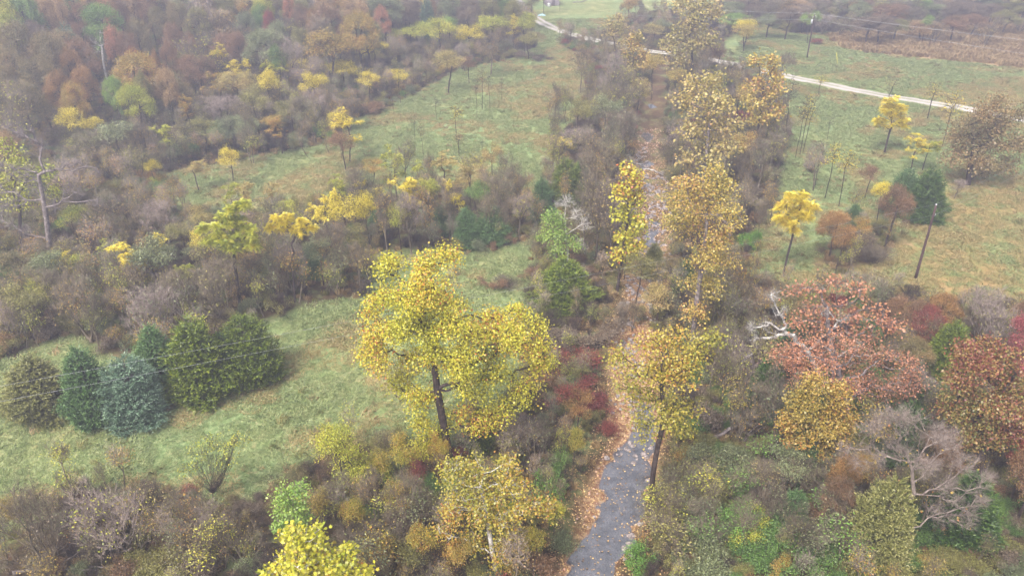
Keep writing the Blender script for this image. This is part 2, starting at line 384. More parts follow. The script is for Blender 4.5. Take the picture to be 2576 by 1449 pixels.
BK={'dark':bark_material('dark_bark',(36,30,28),(62,52,48),(88,76,70)),
    'grey':bark_material('grey_bark',(78,70,68),(112,102,100),(150,140,136)),
    'twig':bark_material('purple_grey_twigs',(70,62,52),(100,90,76),(132,120,104),.8),
    'pale':bark_material('pale_twigs',(92,80,74),(130,116,108),(164,150,142)),
    'white':bark_material('white_sycamore_bark',(120,112,104),(178,172,164),(214,210,204),2.0),
    'dead':bark_material('bleached_dead_wood',(104,98,92),(156,150,144),(196,192,186),2.4)}
# ------------------------------------------------------------------ tree generator
def skeleton(rg,trunk,pts,alpha=.35,step=1.0,jit=.12,downpen=.8):
    """join the points to the trunk by a greedy shortest path: returns nodes, parent index"""
    cap=len(trunk)+len(pts)*12+10
    N=np.zeros((cap,3)); par=np.full(cap,-1); pl=np.zeros(cap); n=0
    for i,p in enumerate(trunk):
        N[n]=p
        if i: par[n]=n-1; pl[n]=pl[n-1]+np.linalg.norm(N[n]-N[n-1])*.35
        n+=1
    P=np.array(pts); m=len(P); best=np.full(m,1e9); bi=np.zeros(m,int); alive=np.ones(m,bool)
    def upd(k):
        d=P-N[k]; L=np.linalg.norm(d,axis=1)+1e-6
        c=L*(1+downpen*np.clip(-d[:,2]/L+.15,0,1))+alpha*pl[k]
        w=c<best; best[w]=c[w]; bi[w]=k
    for k in range(0 if len(trunk)==1 else max(1,len(trunk)//4),n): upd(k)
    tips=[]
    for _ in range(m):
        j=int(np.argmin(np.where(alive,best,1e18))); alive[j]=False
        a=bi[j]; q=P[j]; d=q-N[a]; L=np.linalg.norm(d); s=max(1,min(10,int(math.ceil(L/step)))); prev=a
        for i in range(1,s+1):
            if n>=cap-1: break
            f=i/s; p=N[a]+d*f
            if i<s:
                p=p+rg.normal(0,jit*step,3); p[2]-=0.10*L*math.sin(math.pi*f)*.6
            N[n]=p; par[n]=prev; pl[n]=pl[prev]+np.linalg.norm(N[n]-N[prev]); upd(n); prev=n; n+=1
        tips.append(prev)
    return N[:n],par[:n],np.array(tips)
def radii(N,par,base,tip,p=2.3):
    n=len(N); r=np.full(n,tip**p); acc=np.zeros(n); kids=np.zeros(n,bool)
    for k in range(n-1,0,-1):
        v=acc[k] if kids[k] else tip**p
        r[k]=v; acc[par[k]]+=v; kids[par[k]]=True
    r[0]=acc[0]; r=r**(1/p)
    if r[0]>tip:
        e=math.log(base/tip)/math.log(r[0]/tip) if r[0]/tip>1.01 else 1
        r=tip*(r/tip)**e
    return r
def tubes(A,B,ra,rb,k):
    """prisms from A to B, arrays (n,3)"""
    n=len(A)
    if n==0: return np.zeros((0,3)),np.zeros((0,4),int)
    d=B-A; L=np.linalg.norm(d,axis=1,keepdims=True)+1e-9; d=d/L
    A=A-d*ra[:,None]*.3; 
    ref=np.where(np.abs(d[:,2:3])<.9,np.array([[0,0,1.]]),np.array([[1.,0,0]]))
    u=np.cross(d,ref); u/=np.linalg.norm(u,axis=1,keepdims=True); v=np.cross(d,u)
    an=np.arange(k)*2*math.pi/k
    ring=u[:,None,:]*np.cos(an)[None,:,None]+v[:,None,:]*np.sin(an)[None,:,None]
    V=np.concatenate([A[:,None,:]+ring*ra[:,None,None],B[:,None,:]+ring*rb[:,None,None]],1).reshape(-1,3)
    b=(np.arange(n)*2*k)[:,None,None]; i=np.arange(k); j=(i+1)%k
    q=np.stack([i,j,j+k,i+k],-1)[None]+b
    return V,q.reshape(-1,4)
def spikes(A,D,L,r):
    """thin three sided twigs from A along D"""
    n=len(A); D=D/(np.linalg.norm(D,axis=1,keepdims=True)+1e-9)
    ref=np.where(np.abs(D[:,2:3])<.9,np.array([[0,0,1.]]),np.array([[1.,0,0]]))
    u=np.cross(D,ref); u/=np.linalg.norm(u,axis=1,keepdims=True); v=np.cross(D,u)
    V=np.stack([A+u*r,A-u*r*.5+v*r*.87,A-u*r*.5-v*r*.87,A+D*L[:,None]],1).reshape(-1,3)
    b=(np.arange(n)*4)[:,None,None]; F=np.array([[0,1,3],[1,2,3],[2,0,3]])[None]+b
    return V,F.reshape(-1,3)
def unit(v): return v/(np.linalg.norm(v,axis=-1,keepdims=True)+1e-9)
def leaves(rg,C,out,m,rc,size,shape='kite',asp=.62,up=.5,tc=None):
    """m leaves round every cluster centre C; returns V, faces, t, v"""
    n=len(C); K=n*m
    if tc is None: tc=rg.random(n)
    c=np.repeat(C,m,0); o=np.repeat(out,m,0)
    off=rg.normal(0,1,(K,3))*rc*np.array([1,1,.75]); P=c+off
    ax=unit(rg.normal(0,1,(K,3))+o*.7+unit(off)*.6-np.array([0,0,.35]))          # leaf axis hangs outward
    nr=unit(rg.normal(0,.5,(K,3))+np.array([0,0,up])+unit(off)*.3+o*.35)
    sd_=unit(np.cross(ax,nr)); nr=np.cross(sd_,ax)
    s=size*(rg.random(K)*.7+.65)
    s_=s[:,None]
    if shape=='kite':
        V=np.stack([P,P+ax*s_*.45+sd_*s_*asp*.5+nr*s_*.08,P+ax*s_,P+ax*s_*.45-sd_*s_*asp*.5+nr*s_*.08],1)
        F=np.array([[0,1,2,3]]); kv=4
    elif shape=='lobe':
        a=[(0,0),(.1,.42),(.42,.30),(.55,.52),(.66,.2),(1,0),(.66,-.2),(.55,-.52),(.42,-.30),(.1,-.42)]
        V=np.stack([P+ax*s_*x+sd_*s_*y+nr*s_*(.16*abs(y)) for x,y in a],1)
        F=np.array([[0,1,2,3,4,5,6,7,8,9]]); kv=10
    F=(F[None]+(np.arange(K)*kv)[:,None,None]).reshape(-1,F.shape[1])
    t=np.clip(.5*np.repeat(tc,m)+.5*rg.random(K),0,1); vv=rg.random(K)
    return V.reshape(-1,3),F,np.repeat(t,kv),np.repeat(vv,kv)
def fronds(rg,C,m,L,wd,droop=.55):
    """rosettes of drooping compound leaves: each frond a bent feather of leaflets"""
    n=len(C); K=n*m
    c=np.repeat(C,m,0); az=rg.random(K)*2*math.pi; el=rg.normal(.25,.35,K)
    d=np.stack([np.cos(az)*np.cos(el),np.sin(az)*np.cos(el),np.sin(el)],-1)
    s=np.stack([-np.sin(az),np.cos(az),np.zeros(K)],-1)
    Ls=(L*(rg.random(K)*.6+.7))[:,None]
    V=[];q=6
    st=[]
    for i in range(q):
        f=(i+.3)/q; p=c+d*Ls*f-np.array([0,0,1.])*Ls*droop*f*f
        wv=wd*(1.2-f*.7)
        for sg in (-1,1):
            tip=p+s*sg*wv+d*wv*.45-np.array([0,0,1.])*wv*.35
            a=p; b=p+d*Ls*.13
            V.append(np.stack([a,tip,b],1))
    V=np.stack(V,1).reshape(-1,3); F=np.arange(len(V)).reshape(-1,3)
    tc=np.repeat(rg.random(n),m); t=np.clip(.5*tc+.5*rg.random(K),0,1); k=q*2*3
    return V,F,np.repeat(t,k),np.repeat(rg.random(K),k)
class Mb:
    def __init__(s): s.V=[];s.F=[];s.n=0;s.t=[];s.v=[]
    def add(s,V,F,t=None,v=None):
        if len(V)==0: return
        s.V.append(V); s.F.append(np.asarray(F)+s.n); s.n+=len(V)
        s.t.append(np.zeros(len(V)) if t is None else t); s.v.append(np.zeros(len(V)) if v is None else v)
    def mesh(s,name,leaf):
        g={}
        for f in s.F: g.setdefault(f.shape[1],[]).append(f)
        at=dict(t=np.concatenate(s.t),v=np.concatenate(s.v)) if leaf else {}
        return mesh_from(name,np.concatenate(s.V),[np.concatenate(x) for x in g.values()],at,smooth=not leaf)
def lobes_points(rg,lobes,n,shell=.55):
    """points in ellipsoid lobes [(centre, (rx,ry,rz))], denser near their surface"""
    vol=np.array([l[1][0]*l[1][2] for l in lobes]); vol=vol/vol.sum(); P=[]
    for (c,r),f in zip(lobes,vol):
        k=max(3,int(round(n*f))); d=unit(rg.normal(0,1,(k,3))); d[:,2]=np.where(d[:,2]<-.35,-d[:,2]*.6,d[:,2])
        rad=1-(1-shell)*rg.random(k)**1.4; inner=rg.random(k)<.2; rad[inner]*=rg.random(inner.sum())*.7+.2
        P.append(np.array(c)+d*rad[:,None]*np.array(r))
    return np.concatenate(P)
def sublobes(rg,c,r,k=16,f=.42,low=-.4):
    L=[]
    for i in range(k):
        d=unit(rg.normal(0,1,3)); 
        if d[2]<low: d[2]=abs(d[2])
        s=f*(rg.random()*.7+.65)
        q=.75 if i else 0
        L.append((np.array(c)+d*np.array(r)*(1-s*.8)*q/.75,tuple(np.array(r)*s)))
    return L
def trunk_line(rg,H,n=7,lean=(0,0),wob=.15):
    z=np.linspace(0,1,n); x=np.cumsum(rg.normal(0,wob,n))*z; y=np.cumsum(rg.normal(0,wob,n))*z
    return [(x[i]-x[0]+lean[0]*z[i],y[i]-y[0]+lean[1]*z[i],H*z[i]) for i in range(n)]
def wood(N,par,r,mb,lo=0,hi=1e9,taper=1.25):
    k=np.arange(1,len(N)); a=par[k]; k=k[a>=0]; a=par[k]
    rb=r[k]; ra=np.minimum(r[a],rb*taper)
    sel=(rb>=lo)&(rb<hi)
    for s0,s1,sides in ((0,.03,3),(.03,.09,4),(.09,9,8)):
        s=sel&(rb>=s0)&(rb<s1); V,F=tubes(N[a[s]],N[k[s]],ra[s],rb[s],sides); mb.add(V,F)
def build(seed,H,lobes,n,trunk,base,tip=.012,alpha=.35,step=1.0,m=14,rc=.5,size=.25,shape='kite',twigs=3,twl=.5,
          leaf='leaf',bare=0.0,tw_r=.008,shell=.55,extra=None,up=.5,twig_in_crown=False,asp=.62,downpen=.8,jit=.12):
    rg=np.random.default_rng(seed)
    P=lobes_points(rg,lobes,n,shell)
    P=P[P[:,2]>.15]
    N,par,tips=skeleton(rg,trunk,P,alpha,step,jit,downpen)
    r=radii(N,par,base,tip)
    W=Mb(); C=Mb()
    if twig_in_crown: wood(N,par,r,W,lo=.028*base/.15); wood(N,par,r,C,hi=.028*base/.15)
    else: wood(N,par,r,W)
    T=N[tips]; D=unit(T-N[par[tips]])
    if twigs:
        k=len(T)*twigs; A=np.repeat(T,twigs,0); d=unit(np.repeat(D,twigs,0)+rg.normal(0,.55,(k,3))+np.array([0,0,.25])); L=twl*(rg.random(k)*.9+.5)
        V,F=spikes(A,d,L,tw_r); (C if twig_in_crown else W).add(V,F)
        if twig_in_crown:
            A2=np.repeat(A+d*(L*.4)[:,None],2,0); k2=len(A2); d2=unit(np.repeat(d,2,0)+rg.normal(0,.6,(k2,3))); V,F=spikes(A2,d2,np.repeat(L,2)*.6,tw_r*.7); C.add(V,F)
    Lf=Mb()
    keep=rg.random(len(T))>=bare; Tl=T[keep]; Dl=D[keep]
    if leaf=='leaf' and len(Tl):
        ctr=Tl.mean(0); o=unit(Tl-ctr)
        tc=np.clip(.5+.24*np.sin(Tl[:,0]*.7+Tl[:,2]*.6+seed)+.18*np.sin(Tl[:,1]*.9-Tl[:,2]*.8)+.24*rg.normal(0,1,len(Tl)),0,1)
        Lf.add(*leaves(rg,Tl,o,m,rc,size,shape,asp,up,tc))
    elif leaf=='frond' and len(Tl): Lf.add(*fronds(rg,Tl,m,rc,size))
    return W,C,Lf
def template(kind,seed):
    rg=np.random.default_rng(seed+500)
    if kind=='syc':
        H=18; L=[]
        for i in range(9):
            a=rg.random()*6.28; rr=rg.random()*3.0; z=7.5+i*1.05; s=rg.random()*.9+1.5
            L+=sublobes(rg,(math.cos(a)*rr*(1.15-i*.07),math.sin(a)*rr*(1.15-i*.07),z),(s,s,s*1.05),4,.6)
        return H,8.5,build(seed,H,L,330,trunk_line(rg,15,9,(.5,.3)),.26,m=13,rc=.42,size=.30,alpha=.3,shape='lobe',asp=.7)
    if kind=='oak':
        H=12; return H,10,build(seed,H,sublobes(rg,(0,0,7),(4.8,4.8,4.8),30,.29),640,trunk_line(rg,9,7,wob=.25),.27,m=23,rc=.34,size=.2,alpha=.3,twigs=1)
    if kind=='round':   # airy round crown, thin
        H=10; return H,6.4,build(seed,H,sublobes(rg,(0,0,7),(3.1,3.1,3),12,.4),230,trunk_line(rg,8,7,wob=.2),.13,m=16,rc=.38,size=.2,alpha=.3)
    if kind=='loc':     # flat topped, feathery
        H=10; L=[]
        for i in range(15+seed%4):
            a=rg.random()*6.28; rr=rg.random()**.7*2.6; s=rg.random()*.5+.5
            L.append(((math.cos(a)*rr,math.sin(a)*rr,9.3-rr*rr*.3-rg.random()**1.3*4),(s*1.15,s*1.15,s*.8)))
        return H,6.2,build(seed,H,L,125,trunk_line(rg,6,7,(.6,.2),.18),.11,leaf='frond',m=8,rc=.52,size=.17,alpha=.25,twigs=4,twl=.7,shell=.3,bare=.12)
    if kind=='bare':
        H=9; return H,6,build(seed,H,[((rg.normal(0,1.2),rg.normal(0,1.2),3.8+rg.random()*4),(.9+rg.random()*.8,)*2+(1+rg.random(),)) for _ in range(9)],270,trunk_line(rg,3.4,4,wob=.15),.15,alpha=.75,step=.8,twigs=4,twl=.8,leaf='leaf',bare=.72,m=5,rc=.4,size=.2,twig_in_crown=True,tw_r=.013,downpen=1.6,tip=.014)
    if kind=='vase':    # multi stem, sweeping up
        H=9; return H,6.5,build(seed,H,[((rg.normal(0,1.3),rg.normal(0,1.3),3+rg.random()*4),(.9+rg.random(),)*2+(1.2+rg.random()*1.2,)) for _ in range(9)],300,[(0,0,0),(0,0,.3)],.2,alpha=.85,step=1.0,twigs=4,twl=.8,leaf='leaf',bare=.72,m=5,rc=.4,size=.18,twig_in_crown=True,tw_r=.013,downpen=1.2,tip=.014,jit=.13)
    if kind=='sap':
        H=7; return H,3,build(seed,H,[((0,0,4.6),(1.3,1.3,2.3)),((0,0,6),(1.1,1.1,.9))],64,trunk_line(rg,6.4,8,(.3,.2),.12),.055,leaf='leaf',m=7,rc=.3,size=.16,alpha=.2,twigs=4,twl=.5,shell=.2,bare=.45,tw_r=.01)
    if kind=='slim':    # upright whippy stem cluster
        L=[((rg.normal(0,.5),rg.normal(0,.5),2.6+rg.random()*2),(.8,.8,1.7)) for _ in range(3)]
        return 6,2.6,build(seed,6,L,90,[(0,0,0),(0,0,.2)],.06,alpha=.75,step=.8,m=9,rc=.3,size=.14,bare=.42,twigs=3,twl=.6,tip=.01,tw_r=.010,twig_in_crown=True,downpen=2,jit=.06)
    if kind=='bush':
        H=3; return H,3.4,build(seed,H,[((rg.normal(0,.75),rg.normal(0,.75),.5+rg.random()*1.3),(.35+rg.random()*.45,)*2+(.4+rg.random()*.6,)) for _ in range(9)],170,[(0,0,0)],.05,alpha=.9,step=.6,m=20,rc=.22,size=.12,twigs=2,twl=.35,tip=.008,jit=.08)
    if kind=='twig':
        H=3; return H,3.8,build(seed,H,[((rg.normal(0,.8),rg.normal(0,.8),.5+rg.random()*1.4),(.5+rg.random()*.6,)*2+(.5+rg.random()*.6,)) for _ in range(7)],170,[(0,0,0)],.05,alpha=1.4,step=.7,m=4,rc=.3,size=.13,bare=.72,twigs=5,twl=.55,tip=.009,tw_r=.008,twig_in_crown=True,downpen=1.0,jit=.12)
    if kind=='snag':
        H=14; return H,5,build(seed,H,[((0,0,11),(2.2,2.2,2.6)),((-1.5,0,9.5),(1.5,1,1))],14,trunk_line(rg,13,12,(.5,0),.12),.24,alpha=.5,step=.9,twigs=2,twl=.8,leaf='none',tip=.03,tw_r=.02)
    if kind=='dead':    # big spreading dead crown
        H=13; return H,13,build(seed,H,[((0,0,8.2),(6.2,6.2,4)),((-3,0,5),(3.5,3.5,2))],120,trunk_line(rg,6.5,6,(.4,0),.22),.36,alpha=.42,step=.9,twigs=4,twl=.9,leaf='none',tip=.02,tw_r=.012,jit=.22,downpen=.2)
def cedar_template(seed,H=8,Rr=2.5,n=1500,blunt=.75):
    rg=np.random.default_rng(seed); nb=26
    bz=rg.random(nb)**1.1; ba=rg.random(nb)*6.28; bs=rg.random(nb)*.3+.12
    C=Mb(); z=1-np.sqrt(rg.random(n)*.98); z=np.clip(z,0,1); an=rg.random(n)*6.28
    env=(1-z)**blunt*(1-.35*np.exp(-z*14))
    lump=np.zeros(n)
    for i in range(nb):
        da=np.abs((an-ba[i]+math.pi)%(2*math.pi)-math.pi); lump=np.maximum(lump,bs[i]*np.exp(-(da/.45)**2-((z-bz[i])/.09)**2))
    rad=Rr*env*(.76+lump*1.6)*(1-.75*rg.random(n)**2.2)
    P=np.stack([np.cos(an)*rad,np.sin(an)*rad,.15+z*(H-.3)],-1)
    outd=np.stack([np.cos(an),np.sin(an),np.zeros(n)],-1)
    d=unit(outd*.9+np.array([0,0,1])*(.35+z*1.0)[:,None]+rg.normal(0,.28,(n,3)))
    L=.62*(rg.random(n)*.6+.6)*H/8
    q=12; k=n*q; fr=np.tile(np.linspace(-.5,1,q),n); A=np.repeat(P,q,0)+np.repeat(d*L[:,None],q,0)*fr[:,None]
    A[:,2]-=np.repeat(.16*H/8*rg.random(n),q)*fr*fr
    dd=unit(np.repeat(d,q,0)*.8+rg.normal(0,.55,(k,3))); nr=unit(rg.normal(0,1,(k,3))+np.repeat(outd,q,0)*.6+np.array([0,0,.4]))
    sd_=unit(np.cross(dd,nr)); s=(.26*H/8*(rg.random(k)*.6+.6)*(1.15-.55*np.clip(fr,0,1)))[:,None]
    V=np.stack([A,A+dd*s*.5+sd_*s*.17,A+dd*s,A+dd*s*.5-sd_*s*.17],1).reshape(-1,3); F=np.arange(k*4).reshape(-1,4)
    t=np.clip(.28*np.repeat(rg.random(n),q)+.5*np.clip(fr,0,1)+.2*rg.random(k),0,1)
    C.add(V,F,np.repeat(t,4),np.repeat(rg.random(k),4))
    W=Mb(); tr=trunk_line(rg,H*.93,8,wob=.04); nodes=np.array(tr); par=np.arange(-1,7); r=np.linspace(.16,.02,8)*H/8
    wood(nodes,par,r,W,taper=1.3)
    m=70; zz=rg.random(m)*.9; aa=rg.random(m)*6.28; A=np.stack([0*aa,0*aa,.2+zz*H*.9],-1)
    D=np.stack([np.cos(aa),np.sin(aa),.4+0*aa],-1); V,F=spikes(A,D,Rr*(1-zz)**blunt*.85,.028); W.add(V,F)
    return H,2*Rr,(W,Mb(),C)
TM={}
def tmpl(kind,i):
    k=(kind,i)
    if k not in TM:
        if kind=='ced': H,Wd,(W,C,L)=cedar_template(40+i,8,[2.6,2.3,3.0][i%3],2600,[.68,.6,.52][i%3])
        elif kind=='snagless': pass
        else: H,Wd,(W,C,L)=template(kind,100+17*i)
        TM[k]=dict(H=H,W=Wd,wood=W.mesh(kind+'_wood',False) if W.n else None,twig=C.mesh(kind+'_twigs',False) if C.n else None,leaf=L.mesh(kind+'_leaves',True) if L.n else None)
        for n,mt in (('wood',BK['dark']),('twig',BK['twig']),('leaf',LM['grn'])):
            if TM[k][n]: TM[k][n].materials.append(mt)
    return TM[k]
NV=dict(slim=4,syc=4,oak=5,round=5,loc=5,bare=6,vase=6,sap=4,bush=5,twig=3,ced=3,snag=2,dead=2)
# object name, category, phrase, bark
KIND=dict(slim=('sapling','sapling','upright half-bare sapling','twig'),syc=('sycamore_tree','tree','sycamore','grey'),oak=('oak_tree','tree','oak','dark'),round=('young_tree','tree','slim tree','dark'),
 loc=('walnut_tree','tree','feathery walnut','dark'),bare=('bare_tree','tree','bare twiggy tree','twig'),vase=('bare_tree','tree','bare many-stemmed tree','twig'),
 sap=('sapling','sapling','thin sapling','dark'),bush=('bush','bush','bush','dark'),twig=('bush','bush','twiggy bush','twig'),ced=('cedar_tree','cedar','cedar','dark'),
 snag=('dead_tree','dead tree','broken dead trunk','dead'),dead=('dead_tree','dead tree','dead spreading tree','dead'))
cnt={}
def setmat(o,m):
    o.material_slots[0].link='OBJECT'; o.material_slots[0].material=m
def assemble(name,cat,label,group,loc,rz,scl,parts):
    r=bpy.data.objects.new(name,None); sc.collection.objects.link(r); r.empty_display_size=.5
    r.location=loc; r.rotation_euler=(0,0,rz); r.scale=scl
    r['label']=label; r['category']=cat
    if group: r['group']=group
    for nm,me_,mt in parts:
        if me_ is None: continue
        o=bpy.data.objects.new(nm,me_); sc.collection.objects.link(o); o.parent=r
        if mt: setmat(o,mt)
    return r
PLACED=[]   # (x,y,kind)
USED={}
ORD=['','second ','third ','fourth ','fifth ','sixth ','seventh ','eighth ','ninth ','tenth ','eleventh ','twelfth ','thirteenth ','fourteenth ']
def uniq(label):
    n=USED.get(label,0); USED[label]=n+1
    return label if n==0 else ORD[min(n,13)]+label
def plant(kind,pal,x,y,H,Wd,label,group=None,bark=None,twig=None,z=None,lf=True):
    i=cnt.get(kind,0); cnt[kind]=i+1
    T=tmpl(kind,i%NV[kind]); nm,cat,ph,bk=KIND[kind]
    z=(tz(x,y) if z is None else z)-.05
    if pal is None and kind in('bare','vase','slim') and lf: pal=['oliv','gold','brn','syco','sage','ygr','pur','sycp'][i%8]; twig=twig or ['twig','twig','pale'][i%3]
    rg=random.Random(i*31+hash(kind)%7 if False else i*31+len(kind))
    parts=[('trunk' if kind not in('bush','twig') else 'stems',T['wood'],BK[bark or bk])]
    if T['twig'] is not None: parts.append(('branches',T['twig'],BK[twig or bark or bk]))
    if lf and T['leaf'] is not None and pal: parts.append(('crown' if kind not in ('bare','vase','twig','slim') else 'leaves',T['leaf'],LM[pal]))
    PLACED.append((x,y,kind))
    return assemble(nm,cat,uniq(label),group,(x,y,z),rg.random()*6.28,(Wd/T['W'],Wd/T['W'],H/T['H']),parts)
def lab(kind,pal,loc): 
    ph=KIND[kind][2]; c=PAL[pal][0] if pal else 'grey'
    if kind in('bare','vase','snag','dead','slim'): return f'{"grey " if kind[0]!="s" else "pale "}{ph} {loc}'
    return f'{c} {ph} {loc}'
def TB(kind,pal,bx,by,ty,wpx,loc,group=None,**k):
    """tree whose foot (bx,by) and top ty show in the photo"""
    if kind=='loc' and by<265 and wpx>=55: kind='round'
    if kind in('round','loc') and by<300: wpx=min(wpx,1.0*(by-ty))
    if kind in('ced','bush','twig'): by-=.2*wpx      # the photo shows the front rim of a low crown, not the stem
    x,y=ground_at(bx,by); z0=tz(x,y)
    lo,hi=.5,40
    for _ in range(30):
        h=(lo+hi)/2
        if pix(x,y,z0+h)[1]>ty: lo=h
        else: hi=h
    Wd=wpx*depth_of(x,y,z0+h*.7)/FPX
    return plant(kind,pal,x,y,h,Wd,k.pop('label',None) or lab(kind,pal,loc),group,**k)
def TC(kind,pal,cx,cy_,wpx,H,loc,group=None,**k):
    """tree of height H whose crown centre shows at (cx,cy_) while its foot is hidden"""
    x,y=ground_at(cx,cy_,H*.66)
    Wd=wpx*depth_of(x,y,tz(x,y)+H*.66)/FPX
    return plant(kind,pal,x,y,H,Wd,k.pop('label',None) or lab(kind,pal,loc),group,**k)
def hero(name,cat,label,pal,foot,trunkpx,lobes,base,n,m=14,rc=.42,size=.3,bark='grey',leaf='leaf',shape='lobe',depth=.9,seed=1,twigs=2,twl=.5,bare=0,alpha=.3,shell=.5,tip=.014,step=1.0,asp=.7,twig=None,tic=False,downpen=.8,up=.5,lean=0.0):
    """tree traced lobe by lobe: each lobe is (px,py,radius px, depth offset m)"""
    x0,y0=ground_at(*foot); z0=tz(x0,y0); rg=np.random.default_rng(seed)
    def un(px,py,dy=0):
        d=ray(px,py); t=(y0+dy)/d[1]; return np.array([d[0]*t-x0,dy,CAMH+d[2]*t-z0])
    L=[]
    for (px,py,r,dy) in lobes:
        c=un(px,py,dy); rr=r*depth_of(c[0]+x0,c[1]+y0,c[2]+z0)/FPX
        L+=sublobes(rg,c,(rr*1.05,rr*depth*1.05,rr*1.05),8,.4,-.6)
    tr=[np.array((0,0,0.))]+[un(*p) for p in trunkpx]
    # refine the trunk
    tr=[np.array(p) for p in spline([tuple(p) for p in tr],3)]
    W,C,Lf=build(seed,1,L,n,tr,base,tip=tip,alpha=alpha,step=step,m=m,rc=rc,size=size,shape=shape,leaf=leaf,twigs=twigs,twl=twl,bare=bare,shell=shell,asp=asp,twig_in_crown=tic,downpen=downpen,up=up)
    parts=[]
    mw=W.mesh(name+'_wood',False); mw.materials.append(BK[bark]); parts.append(('trunk',mw,None))
    if C.n: mc=C.mesh(name+'_twigs',False); mc.materials.append(BK[twig or bark]); parts.append(('branches',mc,None))
    if Lf.n: ml=Lf.mesh(name+'_leaves',True); ml.materials.append(LM[pal]); parts.append(('crown' if m>5 else 'leaves',ml,None))
    PLACED.append((x0,y0,'hero'))
    return assemble(name,cat,uniq(label),None,(x0,y0,z0-.05),0,(1,1,1),parts)
# ------------------------------------------------------------------ the trees that stand out, traced one by one
hero('sycamore_tree','tree','tallest yellow sycamore standing in the green meadow beside the creek','syc',(1138,1195),[(1122,1100,0),(1100,980,0),(1090,900,0),(1060,800,.3)],
 [(985,690,46,0),(965,760,50,1),(1010,760,52,-1.5),(1100,670,52,.5),(1075,730,56,-1),(1130,650,30,1),(1110,780,62,1.5),(1040,830,70,-1),(950,830,52,.5),(960,900,50,-.5),(1150,840,60,-1.5),
  (1220,810,42,.5),(1290,810,46,0),(1340,830,40,1),(1290,880,66,-1),(1345,920,44,.5),(1220,880,60,1),(1130,920,60,-1),(1040,930,50,1.5),(1250,960,60,0),(1320,990,36,.5),(1180,990,50,-1),(1090,1000,40,1),(1070,1075,36,-.5),(1260,1030,40,0),(1010,975,40,.6),(1060,1010,34,-1),(1150,1050,46,1),(1220,1070,40,0),(1100,1110,34,.8),(1060,1130,26,0),(930,860,34,0),(1350,880,34,0),(1100,850,44,-2),(1130,790,36,-1.5),(1080,905,40,-2),(1170,900,44,-2),(1060,770,40,-2.5),(1200,850,40,-1)],
 0.32,2300,m=23,rc=.36,size=.135,bare=.08,seed=3,depth=1.0,twig='white',bark='dark')
hero('sycamore_tree','tree','yellow sycamore with forked trunk leaning over the near stream','sycg',(1636,1285),[(1642,1200,0),(1655,1120,0),(1668,1060,.2),(1665,980,.3)],
 [(1640,880,44,0),(1690,870,40,.8),(1730,900,40,0),(1600,940,42,-.5),(1660,950,52,.5),(1720,960,46,-.8),(1610,1010,46,.5),(1680,1030,50,-.5),(1730,1030,34,.5),(1630,1080,36,0),(1755,880,26,.3),(1580,980,28,0),(1700,1080,30,0),(1560,905,20,0),(1790,850,12,0)],
 .2,560,m=18,rc=.4,size=.145,bare=.28,seed=5,depth=1.0,bark='dark')
hero('sycamore_tree','tree','orange and yellow sycamore with white stem low between meadow and stream','sycg',(1250,1440),[(1236,1370,0),(1222,1280,0),(1210,1220,0)],
 [(1150,1190,40,0),(1200,1200,44,.6),(1180,1250,46,-.5),(1230,1240,46,.5),(1280,1170,26,.3),(1290,1220,36,0),(1300,1280,34,-.5),(1150,1290,34,.5),(1210,1310,44,0),(1265,1320,40,-.5),(1190,1370,34,.4),(1260,1390,40,0),(1310,1360,30,.4),(1120,1340,24,0),(1340,1270,24,0),(1380,1280,16,.3)],
 .18,560,m=22,rc=.34,size=.14,bare=.12,seed=7,depth=1.0,bark='white')
hero('sycamore_tree','tree','nearest sycamore with large yellow and red leaves at the bottom edge','syc',(800,1640),[(790,1560,0),(780,1480,0),(770,1420,0)],
 [(740,1360,34,0),(790,1350,30,.3),(760,1400,40,-.3),(820,1410,40,.2),(870,1400,26,.3),(720,1430,38,0),(790,1460,50,0),(860,1460,44,-.3),(690,1450,24,.2),(910,1450,18,0)],
 .14,460,m=11,rc=.24,size=.22,seed=9,depth=1.0,bark='white')
hero('elm_tree','tree','slender light green tree behind the nearest yellow sycamore','lgr',(742,1430),[(738,1360,0),(736,1290,0),(735,1250,0)],
 [(720,1245,24,0),(748,1235,24,0),(710,1285,22,.2),(745,1280,26,-.2),(730,1320,28,.2),(760,1300,16,0),(705,1320,14,0)],
 .09,170,m=16,rc=.24,size=.17,seed=10,shape='kite',bark='pale')
hero('sycamore_tree','tree','tall orange and gold sycamore with white upper limbs right of the pools','syco',(1742,905),[(1745,830,0),(1755,740,0),(1768,650,0),(1778,560,.3)],
 [(1740,470,44,0),(1790,455,40,1),(1825,490,36,0),(1710,520,40,-1),(1770,520,50,1),(1825,550,40,-1),(1740,580,44,1),(1800,610,46,0),(1770,660,40,-.5),(1820,660,30,.5),(1750,720,34,.5),(1790,730,30,0),(1745,790,30,-.5),(1700,560,26,0),(1760,850,22,0)],
 .26,760,m=17,rc=.44,size=.165,bare=.1,seed=11,depth=.95,bark='grey',twig='white')
hero('sycamore_tree','tree','slim yellow sycamore left of the creek pools','syc',(1552,735),[(1560,680,0),(1572,600,0),(1582,520,0)],
 [(1578,430,20,0),(1590,465,26,.4),(1560,490,24,-.4),(1600,510,28,.3),(1570,545,30,0),(1605,565,26,-.4),(1575,600,30,.4),(1600,630,24,0),(1555,640,20,.2)],
 .16,260,m=9,rc=.4,size=.28,seed=12,depth=.95,bark='dark')
